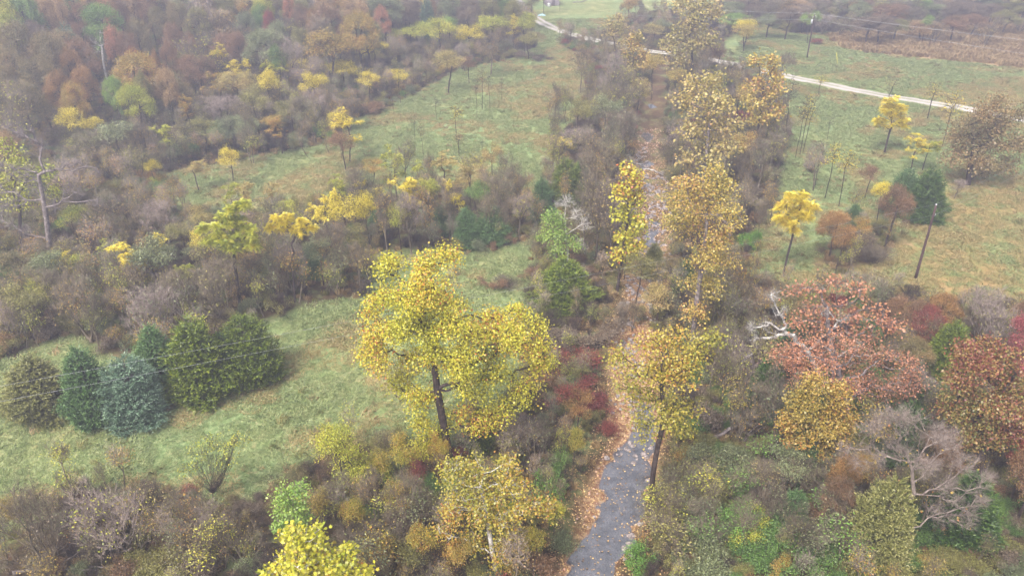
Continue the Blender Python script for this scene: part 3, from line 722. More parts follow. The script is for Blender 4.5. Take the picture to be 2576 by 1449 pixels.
hero('sycamore_tree','tree','broad yellow sycamore above the upper creek pool','sycp',(1765,520),[(1772,450,0),(1778,380,0),(1785,310,0)],
 [(1745,225,32,0),(1790,215,34,1),(1720,270,34,0),(1770,270,44,-1),(1820,270,36,1),(1845,320,30,0),(1790,330,44,1),(1735,340,34,-1),(1830,380,32,0),(1780,390,40,0),(1730,400,24,.5),(1800,430,28,0)],
 .26,430,m=8,rc=.55,size=.34,seed=13,bark='grey')
hero('sycamore_tree','tree','twin topped golden sycamore in front of the gravel lane','syco',(1895,400),[(1905,340,0),(1915,270,0),(1922,210,0)],
 [(1895,160,17,0),(1942,160,20,0),(1935,190,22,.6),(1900,215,24,0),(1955,215,20,-.6),(1930,245,30,.6),(1890,265,26,0),(1950,285,24,0),(1910,305,26,0)],
 .2,260,m=8,rc=.5,size=.36,seed=14,bark='dark')
hero('sycamore_tree','tree','big pale yellow sycamore where the creek meets the lane','sycp',(1745,215),[(1742,170,0),(1740,120,0)],
 [(1720,20,34,0),(1775,15,36,1),(1745,55,36,-1),(1800,45,24,0),(1715,85,32,1),(1770,90,34,0),(1690,120,28,0),(1740,125,34,0),(1790,120,22,0),(1700,155,26,0)],
 .28,420,m=8,rc=.7,size=.42,seed=15,bark='dark')
hero('sycamore_tree','tree','orange tinted sycamore left of the creek near the lane','syco',(1590,205),[(1592,165,0),(1594,130,0)],
 [(1600,98,14,0),(1590,120,18,0),(1575,150,18,.5),(1610,150,20,0),(1590,175,20,0),(1625,165,12,0)],
 .16,160,m=8,rc=.5,size=.36,seed=16,bark='dark')
hero('sycamore_tree','tree','thin topped yellow tree by the lane bend','sycp',(1555,200),[(1550,150,0),(1545,100,0)],
 [(1535,60,16,0),(1552,52,14,0),(1560,75,18,0),(1535,85,14,0),(1565,110,18,0)],
 .14,120,m=7,rc=.6,size=.32,seed=17,bark='dark',shape='kite')
hero('elm_tree','tree','bright lime tree in front of the grey bare trees','lgr',(1402,700),[(1400,650,0),(1397,600,0)],
 [(1390,548,22,0),(1405,575,26,0),(1380,595,22,.3),(1410,615,28,-.3),(1440,610,20,0),(1395,645,24,0),(1385,560,18,.3)],
 .14,210,m=18,rc=.36,size=.2,seed=18,shape='kite',bark='pale')
hero('bare_tree','tree','bare white stemmed tree beside the lime tree','oliv',(1432,690),[(1428,640,0),(1424,590,0),(1420,550,0)],
 [(1425,520,22,0),(1450,550,24,0),(1470,580,22,0),(1405,560,16,0),(1460,620,16,0)],
 .13,90,m=3,rc=.4,size=.2,seed=19,shape='kite',bark='white',twigs=5,twl=.8,tic=True,bare=.8)
hero('oak_tree','tree','big round brown oak at the right edge below the lane','brn',(2435,465),[(2440,430,0),(2448,380,0)],
 [(2500,275,40,0),(2540,310,40,1),(2460,310,44,-1),(2500,330,50,1),(2420,340,34,0),(2545,370,38,-1),(2440,380,50,1),(2490,400,50,-1),(2400,400,30,0),(2535,420,30,0),(2450,425,40,.5)],
 .42,560,m=26,rc=.55,size=.28,seed=20,shape='kite',bark='dark')
hero('walnut_tree','tree','bright yellow round topped tree beside the lane','yel',(2225,385),[(2232,355,0),(2240,325,0)],
 [(2240,262,22,0),(2262,280,22,0),(2222,285,22,0),(2245,300,26,0),(2212,312,18,0),(2275,312,20,0)],
 .16,140,m=9,rc=.7,size=.24,seed=21,leaf='frond',bark='dark')
hero('walnut_tree','tree','yellow flat topped tree with bare stem left of the orange oak','yel',(1970,695),[(1982,640,0),(1995,590,0)],
 [(1985,500,20,0),(2015,500,20,.3),(1970,525,20,0),(2005,530,28,0),(2040,525,20,0),(2020,550,22,0),(1985,555,18,0),(1960,550,12,0),(2000,580,12,0)],
 .13,120,m=9,rc=.62,size=.2,seed=22,leaf='frond',bark='dark')
hero('walnut_tree','tree','tall yellow green tree with bare purple lower branches above the cedars','ygr',(605,785),[(598,720,0),(588,650,0)],
 [(585,530,18,0),(610,515,16,.4),(560,560,26,0),(590,570,34,.4),(620,590,28,0),(560,600,26,-.4),(600,615,32,0),(635,620,18,0),(510,575,14,0),(530,610,18,0)],
 .17,190,m=10,rc=.6,size=.2,seed=23,leaf='frond',bark='dark')
hero('walnut_tree','tree','golden yellow feathery tree right of the tall yellow green one','yel',(742,760),[(738,700,0),(732,650,0)],
 [(700,555,18,0),(730,550,20,.3),(760,560,16,0),(715,575,22,0),(750,580,18,0),(785,575,10,0),(680,570,12,0)],
 .11,110,m=9,rc=.5,size=.17,seed=24,leaf='frond',bark='dark')
hero('oak_tree','tree','salmon and orange oak with open crown below the utility pole','pink',(2130,1080),[(2125,1010,0),(2110,940,0),(2100,870,0)],
 [(1985,900,40,0),(2040,890,44,1),(2100,880,40,-1),(2160,900,50,1),(2220,910,46,0),(2270,930,40,0),(2060,940,46,-1),(2130,960,50,0),(2200,970,46,1),(2260,980,40,-1),(2020,970,34,0),(2000,940,30,0),(1960,900,24,0),(2110,1000,36,1),(2290,960,26,0),(2230,1000,30,0)],
 .4,700,m=14,rc=.36,size=.17,bare=.2,seed=25,shape='kite',bark='grey')
hero('oak_tree','tree','sparse orange branched oak reaching above the dead white limbs','pink',(2100,960),[(2095,900,0),(2085,830,0),(2080,770,0)],
 [(2000,735,20,0),(2050,730,24,.5),(2100,720,20,0),(2160,735,26,0),(2030,780,26,0),(2090,790,34,.5),(2150,790,34,0),(2200,800,34,0),(2240,820,26,0),(2000,810,22,0),(2060,830,30,0),(2130,840,36,0),(2190,850,34,0)],
 .26,260,m=8,rc=.42,size=.26,seed=26,shape='kite',bark='grey',twigs=4,twl=.7,bare=.15)
hero('oak_tree','tree','golden green oak with dense crown right of the stream','gold',(2050,1210),[(2050,1150,0),(2050,1080,0)],
 [(2050,985,42,0),(2100,1000,36,.5),(2020,1030,44,-.5),(2080,1050,50,.5),(2120,1070,34,0),(1985,1070,32,0),(2040,1090,46,-.5),(2100,1110,36,.5),(2000,1110,28,0),(2060,1130,30,0)],
 .26,460,m=26,rc=.36,size=.18,seed=27,shape='kite',bark='dark')
hero('oak_tree','tree','mottled green red and gold oak crown at the right edge','mix',(2470,1240),[(2470,1160,0),(2465,1080,0)],
 [(2420,900,40,0),(2480,890,40,1),(2530,920,40,0),(2450,950,50,-1),(2510,970,50,1),(2400,970,40,0),(2440,1020,50,1),(2500,1040,50,-1),(2550,1020,44,0),(2400,1040,36,0),(2550,1080,40,0),(2480,1100,50,0),(2430,1090,40,0)],
 .34,680,m=24,rc=.38,size=.19,seed=28,shape='kite',bark='dark')
hero('bare_tree','tree','bare silver grey tree spreading over the dark cedar bottom right','gold',(2262,1425),[(2270,1290,0),(2300,1240,0)],
 [(2190,1080,34,0),(2240,1060,36,1),(2290,1070,36,-1),(2340,1100,36,0),(2390,1120,40,1),(2200,1150,34,0),(2260,1140,40,1),(2330,1180,40,-1),(2430,1180,34,0),(2380,1240,36,0),(2450,1250,30,0),(2470,1210,24,0),(2420,1300,34,0),(2350,1290,30,.5),(2160,1170,20,0),(2130,1130,14,0)],
 .15,620,m=3,rc=.3,size=.2,seed=29,shape='kite',bark='pale',twig='pale',twigs=5,twl=.8,bare=.97,tic=True,alpha=.6,downpen=.5,tip=.010)
hero('dead_tree','dead tree','bleached white dead limbs arching over the salmon oak','brn',(2070,960),[(2050,920,0),(2030,880,0)],
 [(1945,745,16,0),(1960,790,22,.3),(1925,830,22,0),(1900,860,18,0),(1890,825,12,0),(1975,840,24,0),(2070,790,18,0),(2120,810,18,0),(1880,900,14,0),(2150,870,14,0),(1850,925,8,0)],
 .24,110,m=3,rc=.3,size=.2,seed=30,leaf='none',bark='dead',twigs=5,twl=.8,tip=.024,alpha=.3,downpen=.2)
hero('dead_tree','dead tree','large leafless grey tree with twisting limbs at the left edge','brn',(128,668),[(122,600,0),(112,520,0),(96,440,0)],
 [(30,330,24,0),(70,350,26,0),(100,380,30,1),(20,430,34,-1),(60,450,40,0),(150,420,28,0),(200,430,24,0),(245,440,16,0),(180,490,30,1),(30,510,34,0),(90,500,40,1),(240,520,24,0),(10,560,24,0),(70,590,20,0),(140,520,26,-1),(-20,470,30,0)],
 .3,380,m=3,rc=.3,size=.2,seed=31,leaf='none',bark='grey',twig='dead',twigs=9,twl=1.0,tip=.019,alpha=.45,downpen=.25,step=1.1)
hero('walnut_tree','tree','yellow green tree leaning behind the large leafless grey tree','ygr',(50,640),[(50,560,0),(48,500,0)],
 [(15,380,30,0),(50,420,34,0),(20,460,34,1),(80,470,30,0),(110,440,24,0),(40,510,30,0),(130,490,20,0)],
 .2,200,m=12,rc=.5,size=.26,seed=32,shape='kite',bark='dark')
hero('bush','bush','spreading thin shrub with yellow buds alone at the meadow edge','ygr',(535,1252),[(535,1240,0)],
 [(500,1140,28,0),(540,1120,30,.3),(575,1130,30,-.2),(600,1110,24,0),(480,1175,22,.2),(560,1165,26,0)],.035,110,m=7,rc=.28,size=.13,seed=33,shape='kite',bark='dark',twigs=4,twl=.5,bare=.1,alpha=1.1,tip=.007,downpen=1.5)
# cedars in the left meadow and elsewhere: foot x, foot y, top y, width, palette, label
for a in [(118,1072,892,175,'cedo','olive yellow cedar, leftmost of the meadow cedar row'),
 (245,1085,868,130,'cedg','green cedar squeezed between the olive and the blue cedar'),
 (348,1086,893,170,'cedb','blue green cedar at the front of the meadow row'),
 (412,1003,815,130,'cedg','upright soft green cedar behind the blue green one'),
 (512,1028,797,165,'cedy','yellowish green cedar in the middle of the meadow row'),
 (634,990,790,165,'cedy','dark yellowish cedar at the right end of the meadow row'),
 (575,985,835,110,'ced','darker cedar tucked behind the two yellowish ones'),
 (798,712,618,95,'cedg','soft grey green pine below the golden feathery tree'),
 (392,800,752,40,'brg','small bright green pine in the left brush'),
 (388,500,460,60,'grn','small green pine at the edge of the upper left brush'),
 (1120,600,505,80,'cedg','leftmost green cedar of the middle belt'),
 (1172,632,520,85,'cedg','green cedar with brown tips in the middle belt'),
 (1240,625,515,105,'cedg','broad green cedar right in the middle belt'),
 (1200,560,455,80,'grn','hazy cedar at the back of the middle belt'),
 (958,600,520,70,'cedg','slim cedar among the bare stems of the middle belt'),
 (890,650,560,60,'cedg','small cedar left in the middle belt'),
 (1362,560,445,70,'cedg','left dark cedar beside the creek trees'),
 (1420,545,395,110,'cedy','tall wide cedar beside the creek trees'),
 (1460,520,400,80,'ced','shaded cedar behind the tall wide one'),
 (1418,800,650,165,'cedy','bushy green cedar above the dark red brambles'),
 (1380,700,640,70,'cedo','olive cedar under the lime tree'),
 (1640,700,610,70,'cedo','yellowish cedar bush right below the pool'),
 (2315,575,420,115,'ced','dark cedar right of the pair near the meadow'),
 (2262,560,420,100,'cedg','green cedar left of the pair near the meadow'),
 (2140,590,512,62,'cedg','small green cedar on top of the orange oaks'),
 (2368,965,805,118,'cedy','bright green cedar among the red oaks'),
 (2190,1460,1195,190,'cedo','large olive cedar near the bottom right'),
 (2405,1385,1190,210,'ced','large dark green cedar under the bare silver tree'),
 (2255,1180,1010,130,'ced','dark cedar behind the bare silver tree'),
 (2000,1230,1060,110,'cedg','green cedar left of the golden oak'),
 (2110,1210,1110,90,'ced','small dark cedar below the golden oak'),
 (1990,920,800,90,'cedg','cedar peeping behind the dead white limbs'),
 (2180,880,800,80,'cedg','cedar top showing through the sparse orange oak'),
 (1905,1060,900,100,'ced','shadowy green cedar left of the salmon oak'),
 (2330,1090,960,110,'ced','dark cedar right of the salmon oak'),
 (1990,1330,1230,90,'cedg','low green cedar in the bottom right thicket'),
 (1720,760,650,70,'ced','dark cedar behind the tall orange sycamore'),
 (1895,640,560,40,'brg','bright green shrubby tree right of the tall orange sycamore'),
 (1845,300,240,60,'cedg','green cedar behind the broad yellow sycamore'),
 (1890,190,150,44,'cedg','small cedar by the lane at the creek'),
 (1210,1150,1020,90,'cedy','vine covered dark green stem under the tallest sycamore')]:
    bx,by,ty,wp,pal,lb=a
    if bx<660 and by>950: wp*=1.12
    TB('ced' if pal[:3]=='ced' else 'round',pal,bx,by,ty,wp,'',label=lb) if pal[:3]=='ced' else TB('bush' if wp<50 and by>600 else 'round',pal,bx,by,ty,wp,'',label=lb)
# middle belt and meadow trees: kind, palette, foot x, foot y, top y, width px, where
G1='trees of the middle belt'
for a in [('loc','yel',345,770,600,130,'over the purple twigs in the left brush'),
 ('round','sage',408,760,600,120,'left of the tall yellow green tree'),
 ('loc','sycp',640,600,430,80,'at the tip of the upper meadow'),
 ('round','yel',880,640,485,85,'in front of the bare belt stems'),
 ('loc','yel',835,640,450,90,'high in the left part of the belt'),
 ('loc','ygr',1000,520,350,75,'above the belt of bare stems'),
 ('loc','yel',1030,600,425,100,'in the middle of the belt'),
 ('loc','sycp',1125,520,365,110,'behind the belt cedars'),
 ('round','gold',940,470,400,70,'behind the belt, left side'),('loc','ygr',600,560,440,70,'over the gap behind the tall yellow green tree'),('loc','yel',925,560,440,60,'left of the belt centre'),('loc','yel',800,600,500,60,'left end of the belt'),
 ('loc','sycp',1185,540,400,70,'right of the belt centre'),('loc','ygr',1060,520,390,60,'behind the belt centre'),('round','ygr',230,740,640,80,'beside the yellow walnut in the left brush'),('loc','yel',180,720,615,80,'near the leafless tree in the left brush'),('loc','ygr',470,760,640,70,'left below the tall yellow green tree'),
 ('round','yel',590,480,370,55,'on the open upper meadow tip'),('round','ygr',740,620,500,60,'above the golden feathery tree'),('round','yel',930,620,480,60,'right of the pale belt stems'),('round','ygr',1085,590,440,60,'tall in the belt centre'),
 ('round','yel',395,470,400,45,'beside the open brush at the meadow tip'),('round','ygr',200,620,520,80,'right below the leafless grey tree'),('round','yel',520,700,580,60,'beside the tall yellow green tree'),('round','sycp',680,700,590,60,'between the two feathery trees'),
 ('round','sycp',1240,470,360,60,'standing clear in the far meadow'),('round','yel',860,380,280,60,'at the forest corner'),
 ('loc','ygr',300,700,590,70,'over the open brush, first from the left'),('round','ygr',120,800,700,80,'in the brush at the left edge'),('loc','yel',420,690,580,60,'over the open brush, beside the grey green tree'),('round','sycp',520,640,520,70,'under the upper meadow tip'),
 ('loc','sycp',690,560,450,70,'right of the gap behind the tall yellow green tree'),('loc','ygr',860,560,420,70,'high in the left belt'),('round','ygr',1010,640,500,60,'low in the belt centre'),('loc','yel',1150,600,430,70,'between the belt cedars'),('loc','sycp',1290,540,420,60,'at the belt tip by the far meadow'),
 ('loc','ygr',430,420,300,70,'left of the vine covered slope trees'),('round','yel',250,380,290,60,'under the brown oaks of the slope'),('loc','gold',480,350,230,60,'beside the dark gap of the slope'),('round','sycp',640,300,180,70,'low on the slope, right of the walnuts'),('loc','yel',930,260,180,60,'near the meadow stems'),
 ('round','yel',800,300,180,70,'along the far edge of the slope'),('loc','yel',870,230,150,80,'left of the bright edge walnut'),('loc','yel',760,230,150,80,'right of the slope walnuts'),('round','gold',700,350,290,80,'orange low crown above the meadow edge'),
 ('loc','yel',960,560,455,60,'low between the belt stems'),
 ('loc','sycp',1235,560,440,70,'over the broad belt cedar'),
 ('loc','yel',880,410,265,90,'at the forest edge by the far meadow'),
 ('round','rus',870,430,330,80,'at the forest edge under the yellow walnut'),
 ('loc','sycp',500,480,400,80,'at the left tip of the upper meadow'),
 ('bare',None,900,560,420,90,'left in the belt'),('bare',None,975,640,470,90,'centre left in the belt'),('bare',None,1035,640,480,80,'centre of the belt'),
 ('bare',None,1085,560,430,70,'behind the leftmost belt cedar'),('bare',None,1250,600,430,90,'right end of the belt'),('bare',None,1305,600,470,70,'at the right tip of the belt'),
 ('vase',None,560,820,640,170,'below the tall yellow green tree'),('vase',None,640,760,620,110,'right of the tall yellow green tree'),('vase',None,740,740,600,110,'under the golden feathery tree'),
 ('bare',None,850,700,560,90,'right of the soft grey green pine'),('bare',None,700,640,520,80,'behind the golden feathery tree'),
 ('round','sage',815,720,600,80,'right behind the soft grey green pine'),('round','oliv',905,690,560,70,'at the right end of the near brush'),
 ('sap','yel',1150,360,262,46,'pair standing in the far meadow'),('sap','sycp',1155,395,330,50,'lower in the far meadow'),
 ('sap','sycp',1065,390,310,30,'dark stemmed in the far meadow'),('sap',None,1100,305,240,26,'alone in the far meadow'),('sap',None,1200,300,190,24,'left of the three meadow stems'),('sap','sycp',1213,275,170,40,'middle of the three meadow stems'),
 ('sap',None,1233,280,180,24,'right of the three meadow stems'),('sap',None,1262,255,190,20,'rightmost in the far meadow'),('sap',None,1045,360,290,24,'left in the far meadow'),
 ('sap',None,1280,480,420,30,'right of the belt'),('sap',None,1215,400,350,20,'centre of the far meadow'),('sap',None,992,290,190,24,'near the forest edge'),('sap','yel',1008,260,170,40,'yellow tipped at the forest edge'),
 ('loc','yel',1000,235,175,70,'in front of the light forest edge'),('round','sycp',1128,235,130,90,'light speckled at the forest edge'),
 ('round','rus',1180,210,140,50,'behind the meadow stems'),('loc','yel',945,180,105,100,'bright at the forest edge'),('loc','yel',835,210,160,80,'low and bright at the forest edge'),
 ('loc','ygr',1010,140,68,75,'beside the white box at the forest edge'),('loc','ygr',1060,145,55,90,'rounded, second at the far edge'),('loc','ygr',1105,160,45,90,'tallest at the far edge'),
 ('loc','lgr',1130,140,40,60,'behind the far edge'),('loc','yel',1185,150,60,75,'golden at the far edge'),('loc','ygr',1240,145,34,85,'near the lane bend'),('round','ygr',1320,140,30,60,'at the lane bend'),
 ('round','oliv',1330,150,80,60,'with dark base at the lane bend'),('loc','yel',1290,135,28,50,'next to the lane bend'),('bare',None,1170,180,110,60,'under the golden walnut'),('bare',None,1235,190,90,70,'at the far edge'),
 ('bare',None,1050,180,100,60,'white stemmed at the far edge')]:
    if a[1] is None and a[0]=='sap': TB(a[0],'sycp',*a[2:6],a[6],G1,label=f'nearly leafless thin sapling {a[6]}',lf=False)
    else: TB(*a[:6],a[6],G1)
# right side meadow saplings and creek belt
G2='trees along the creek'
for a in [('loc','yel',2290,430,325,80,'in front of the brown oak'),('loc','ygr',2320,430,335,70,'left of the brown oak'),
 ('sap','yel',2333,300,205,60,'standing before the lane'),('sap','yel',2370,370,230,70,'between the lane and the brown oak'),('sap','sycp',2235,245,195,50,'crossing the lane'),
 ('sap','yel',2110,520,370,60,'left of the rust oak'),('sap','yel',2075,500,355,60,'in the right meadow'),('sap','yel',2012,390,240,50,'tall in the right meadow'),('sap',None,2020,385,230,50,'dark in the right meadow'),
 ('sap',None,2080,355,290,30,'short in the right meadow'),('sap',None,2000,400,240,40,'by the creek belt'),('sap',None,1975,340,190,60,'at the lane'),('sap',None,2050,470,350,50,'amid the right meadow'),('sap','yel',2060,240,190,50,'by the lane'),
 ('sap',None,1960,330,220,50,'behind the twin topped sycamore'),('bare',None,2045,480,360,70,'in the right meadow'),('bare',None,1900,500,350,90,'right of the broad yellow sycamore'),('bare',None,1935,440,330,80,'near the right meadow'),
 ('round','rus',2175,500,415,60,'behind the orange oaks'),('bare',None,2400,500,450,50,'below the brown oak'),('sap',None,2560,410,330,40,'beyond the brown oak'),
 ('oak','ora',2085,650,530,95,'under the small green cedar'),('round','ora',2100,690,560,60,'lowest in the orange clump'),('round','gold',2150,640,545,50,'right in the orange clump'),('oak','rus',2225,620,460,95,'above the dark brush by the meadow cedars'),('round','yel',2205,560,455,60,'on top of the rust oak'),
 ('bare',None,1500,660,440,110,'pale, tallest of the creek clump'),('bare',None,1465,640,470,90,'left in the creek clump'),('bare',None,1535,660,450,90,'right in the creek clump'),('bare',None,1480,560,380,90,'behind the creek clump'),
 ('vase',None,1500,440,320,110,'hazy and low beside the upper pool'),('vase',None,1560,400,260,110,'left of the upper pool'),('vase',None,1440,400,300,100,'at the meadow side of the creek'),('bare',None,1460,235,120,60,'alone in the far meadow'),
 ('bare',None,1530,300,130,90,'left of the orange tinted sycamore'),('bare',None,1570,330,180,90,'above the upper pool'),('round','oliv',1450,370,250,70,'at the creek edge of the far meadow'),('round','sage',1520,370,240,90,'hazy by the upper creek'),
 ('loc','yel',1420,400,340,60,'low at the meadow side of the creek'),('loc','sycp',1520,410,350,80,'over the fallen logs'),('round','sycp',1600,300,190,60,'up the creek'),('round','syco',1640,240,130,60,'beside the lane ford'),
 ('round','syco',1700,250,170,60,'above the broad sycamore'),('round','syco',1850,330,210,70,'beside the twin topped sycamore'),('round','syco',1860,450,330,70,'right of the broad yellow sycamore'),('bare',None,1820,330,220,80,'behind the broad yellow sycamore'),
 ('bare',None,1690,420,300,70,'right of the upper pool'),('bare',None,1960,250,130,60,'straddling the lane'),('round','syco',1870,130,60,80,'orange flecked beyond the lane'),('round','yel',1870,120,45,60,'beyond the lane'),
 ('round','rus',1800,190,120,50,'at the lane crossing'),('round','sycp',1640,120,60,60,'on the far side of the ford'),('round','sage',1665,100,50,60,'hazy beyond the ford'),('oak','gold',1580,60,-20,50,'standing alone on the far lawn'),
 ('round','oliv',1340,75,-30,60,'left of the pale lane top'),('round','oliv',1368,35,-40,34,'dark stemmed beside the old shed'),('sap','oliv',1408,30,-15,16,'behind the old shed'),
 ('bare',None,1690,560,450,80,'right of the middle pool'),('round','syco',1700,600,480,60,'right of the long pool'),('round','oliv',1600,760,640,90,'above the dry gravel bed'),('round','sycp',1650,820,720,90,'over the gravel bed, beside the tall sycamore'),
 ('bare',None,1545,640,560,70,'under the slim yellow sycamore'),('bare',None,1830,620,470,80,'behind the tall orange sycamore'),('vase',None,1860,560,450,90,'right behind the tall orange sycamore'),
 ('vase',None,1590,830,740,50,'fallen grey at the gravel bed'),('round','ygr',1570,700,600,60,'low right of the slim sycamore')]:
    if a[1] is None and a[0]=='sap': TB(a[0],'sycp',*a[2:6],a[6],G2,label=f'nearly leafless thin sapling {a[6]}',lf=False)
    else: TB(*a[:6],a[6],G2)
# right bottom woods
G3='trees of the near right woods'
for a in [('oak','rus',2260,870,740,110,'left of the dark red oak'),('oak','red',2310,890,770,110,'with the deepest colour near the pole'),('oak','ora',2350,850,740,100,'above the bright green cedar'),('oak','brn',2280,960,850,100,'between the salmon oak and the bright cedar'),
 ('vase',None,2465,900,720,170,'with dark stems right of the bright cedar'),('oak','crim',2560,960,780,120,'at the right edge'),('oak','crim',2570,1050,880,110,'deeper at the right edge'),('oak','rus',2545,870,760,70,'pale at the right edge'),
 ('oak','rus',2550,1330,1120,140,'at the right edge beside the dark cedar'),('oak','red',2540,1260,1060,110,'under the mottled oak'),('oak','ora',2100,1290,1140,80,'below the golden oak'),('oak','gold',2150,1260,1130,70,'small one below the golden oak'),
 ('oak','rus',2330,1250,1090,120,'behind the bare silver tree'),('oak','rus',2080,1350,1200,100,'in the bottom right thicket'),
 ('bare',None,1935,1130,940,150,'dark and wide left of the salmon oak'),('bare',None,1870,1000,840,120,'by the dead white limbs'),('bare',None,1810,960,820,110,'right of the gravel bed'),('vase',None,1860,1120,960,130,'between stream and salmon oak'),
 ('bare',None,1905,1270,1150,110,'fallen and grey in the near right thicket'),('vase',None,1985,1260,1140,120,'grey in the near right thicket'),('round','sage',1960,1250,1130,110,'in the near right thicket'),
 ('oak','pink',1990,960,870,70,'small one left of the salmon oak'),('round','brn',1930,800,740,70,'behind the dead white limbs'),('oak','brn',2010,850,760,90,'below the meadow'),
 ('bare',None,2290,1060,930,110,'right of the salmon oak')]:
    TB(*a[:6],a[6],G3)
# forest on the slope, placed by the crown: kind, palette, crown x, crown y, width px, height m, where
G4='trees of the hillside forest'
for a in [('oak','ygr',12,40,85,15,'in the top left corner'),('oak','ygr',22,100,80,14,'below the top left corner'),('oak','grn',62,50,95,14,'dark beside the corner tree'),('round','red',64,14,30,14,'small at the top left'),
 ('oak','pur',92,105,70,12,'dark behind the brown oaks'),('ced','cedb',170,112,92,11,'standing out on the hillside'),('oak','tanp',163,48,40,14,'above the hillside cedar'),('oak','tanp',125,40,60,14,'left above the hillside cedar'),('oak','rus',205,62,55,13,'right above the hillside cedar'),
 ('oak','grn',190,24,60,14,'at the top, left part'),('oak','tanp',225,22,45,15,'at the top near the white snag'),('oak','grn',262,10,60,14,'above the white snag'),('oak','pink',265,40,55,13,'behind the white snag top'),('oak','rus',300,50,60,13,'right of the white snag top'),
 ('oak','brn',45,125,105,15,'broad at the left edge'),('oak','brn',125,150,100,15,'broad left of the white snag'),('oak','brn',25,190,100,14,'lower at the left edge'),('oak','brn',95,205,100,14,'second row left'),('oak','ora',185,180,62,13,'bright left of the white snag'),
 ('oak','ora',215,225,70,12,'above the yellow green walnut'),('oak','ora',150,235,80,12,'below the brown oaks'),('oak','gold',190,260,70,11,'left of the yellow green walnut'),('oak','brn',60,260,110,13,'over the leafless grey tree'),
 ('round','yel',182,310,78,8,'small and bright over the brush'),('oak','ygr',340,265,92,11,'behind the brush, right of the snag foot'),('oak','lgr',290,245,60,11,'left half of the yellow green pair'),('oak','oliv',360,235,50,12,'on top of the yellow green oak'),
 ('oak','pink',290,120,50,13,'right beside the white snag'),('oak','rus',325,130,60,13,'second right of the white snag'),('oak','red',340,175,50,12,'deep coloured on the slope'),('oak','pink',370,195,70,12,'right of the red oak on the slope'),('oak','ora',395,175,26,12,'narrow on the slope'),
 ('oak','tanp',420,225,60,12,'at the lower slope'),('oak','brn',350,95,70,13,'mid slope'),('oak','brn',400,70,70,13,'mid slope'),('oak','rus',375,25,60,14,'at the top'),('oak','tanp',330,15,55,14,'at the top'),('oak','rus',440,110,60,13,'mid slope'),
 ('oak','brn',450,50,60,13,'upper slope'),('oak','rus',430,160,60,12,'over the dark gap'),('oak','oliv',500,70,70,13,'upper slope'),('oak','rus',480,130,50,12,'left of the yellow walnut crown'),('oak','sage',460,15,60,14,'at the top'),
 ('oak','oliv',560,25,60,14,'upper slope'),('oak','brn',520,20,50,14,'upper slope'),('round','lgr',542,14,34,14,'at the top edge'),('bare',None,552,90,110,13,'pale on the slope'),('oak','rus',600,130,60,12,'above the slope walnuts'),
 ('loc','yel',560,150,70,12,'crown with broken top on the slope'),('loc','yel',600,175,70,11,'second on the slope'),('loc','gold',540,205,80,11,'lower on the slope'),('round','sycp',590,225,80,10,'speckled on the slope'),('loc','ygr',690,175,70,11,'green topped on the slope'),
 ('round','yel',680,220,60,10,'under the green topped walnut'),('round','grn',700,165,40,12,'hazy beside the green topped walnut'),('loc','gold',700,320,70,7,'above the meadow edge'),('round','oliv',640,260,80,9,'by the meadow edge'),
 ('oak','sage',620,80,70,13,'mid slope'),('oak','grn',660,60,60,13,'mid slope'),('loc','gold',620,40,55,14,'upper slope'),('oak','ygr',660,30,60,14,'upper slope'),('oak','red',680,75,40,13,'dull, mid slope'),('oak','sage',700,100,60,12,'mid slope'),
 ('oak','rus',760,60,60,13,'upper slope'),('oak','pink',730,30,40,14,'upper slope'),('oak','oliv',760,110,60,12,'mid slope'),('oak','ora',790,70,40,13,'upper slope'),('oak','tanp',820,28,60,14,'upper slope'),('oak','sage',850,80,60,13,'mid slope'),
 ('oak','oliv',830,110,60,12,'lower slope'),('oak','tanp',890,40,80,14,'tall with speckled crown'),('oak','pink',960,60,50,12,'hazy above the forest edge'),('oak','rus',880,80,50,12,'above the bright edge walnut'),('oak','pur',970,20,70,14,'upper right slope'),
 ('ced','cedb',1075,35,50,13,'on the far slope'),('loc','yel',1065,10,40,13,'on the far slope'),('round','ora',1090,28,24,12,'small on the far slope'),('oak','pur',1030,30,60,13,'far slope'),('oak','sage',1130,15,70,14,'far slope'),('oak','pur',1180,30,60,13,'far slope'),
 ('bare',None,1195,30,50,14,'white stemmed on the far slope'),('oak','oliv',1240,15,70,14,'near the top of the lane'),('oak','grn',1275,15,50,14,'at the top of the lane'),('oak','oliv',1290,40,50,12,'left of the lane top')]:
    TC(*a[:6],a[6],G4)
TB('snag',None,283,262,68,60,'rising from the hillside forest',None,label='tall broken white trunk rising from the hillside forest')
TB('bush','red',2052,118,92,34,'',None,label='red bush beside the far utility pole')
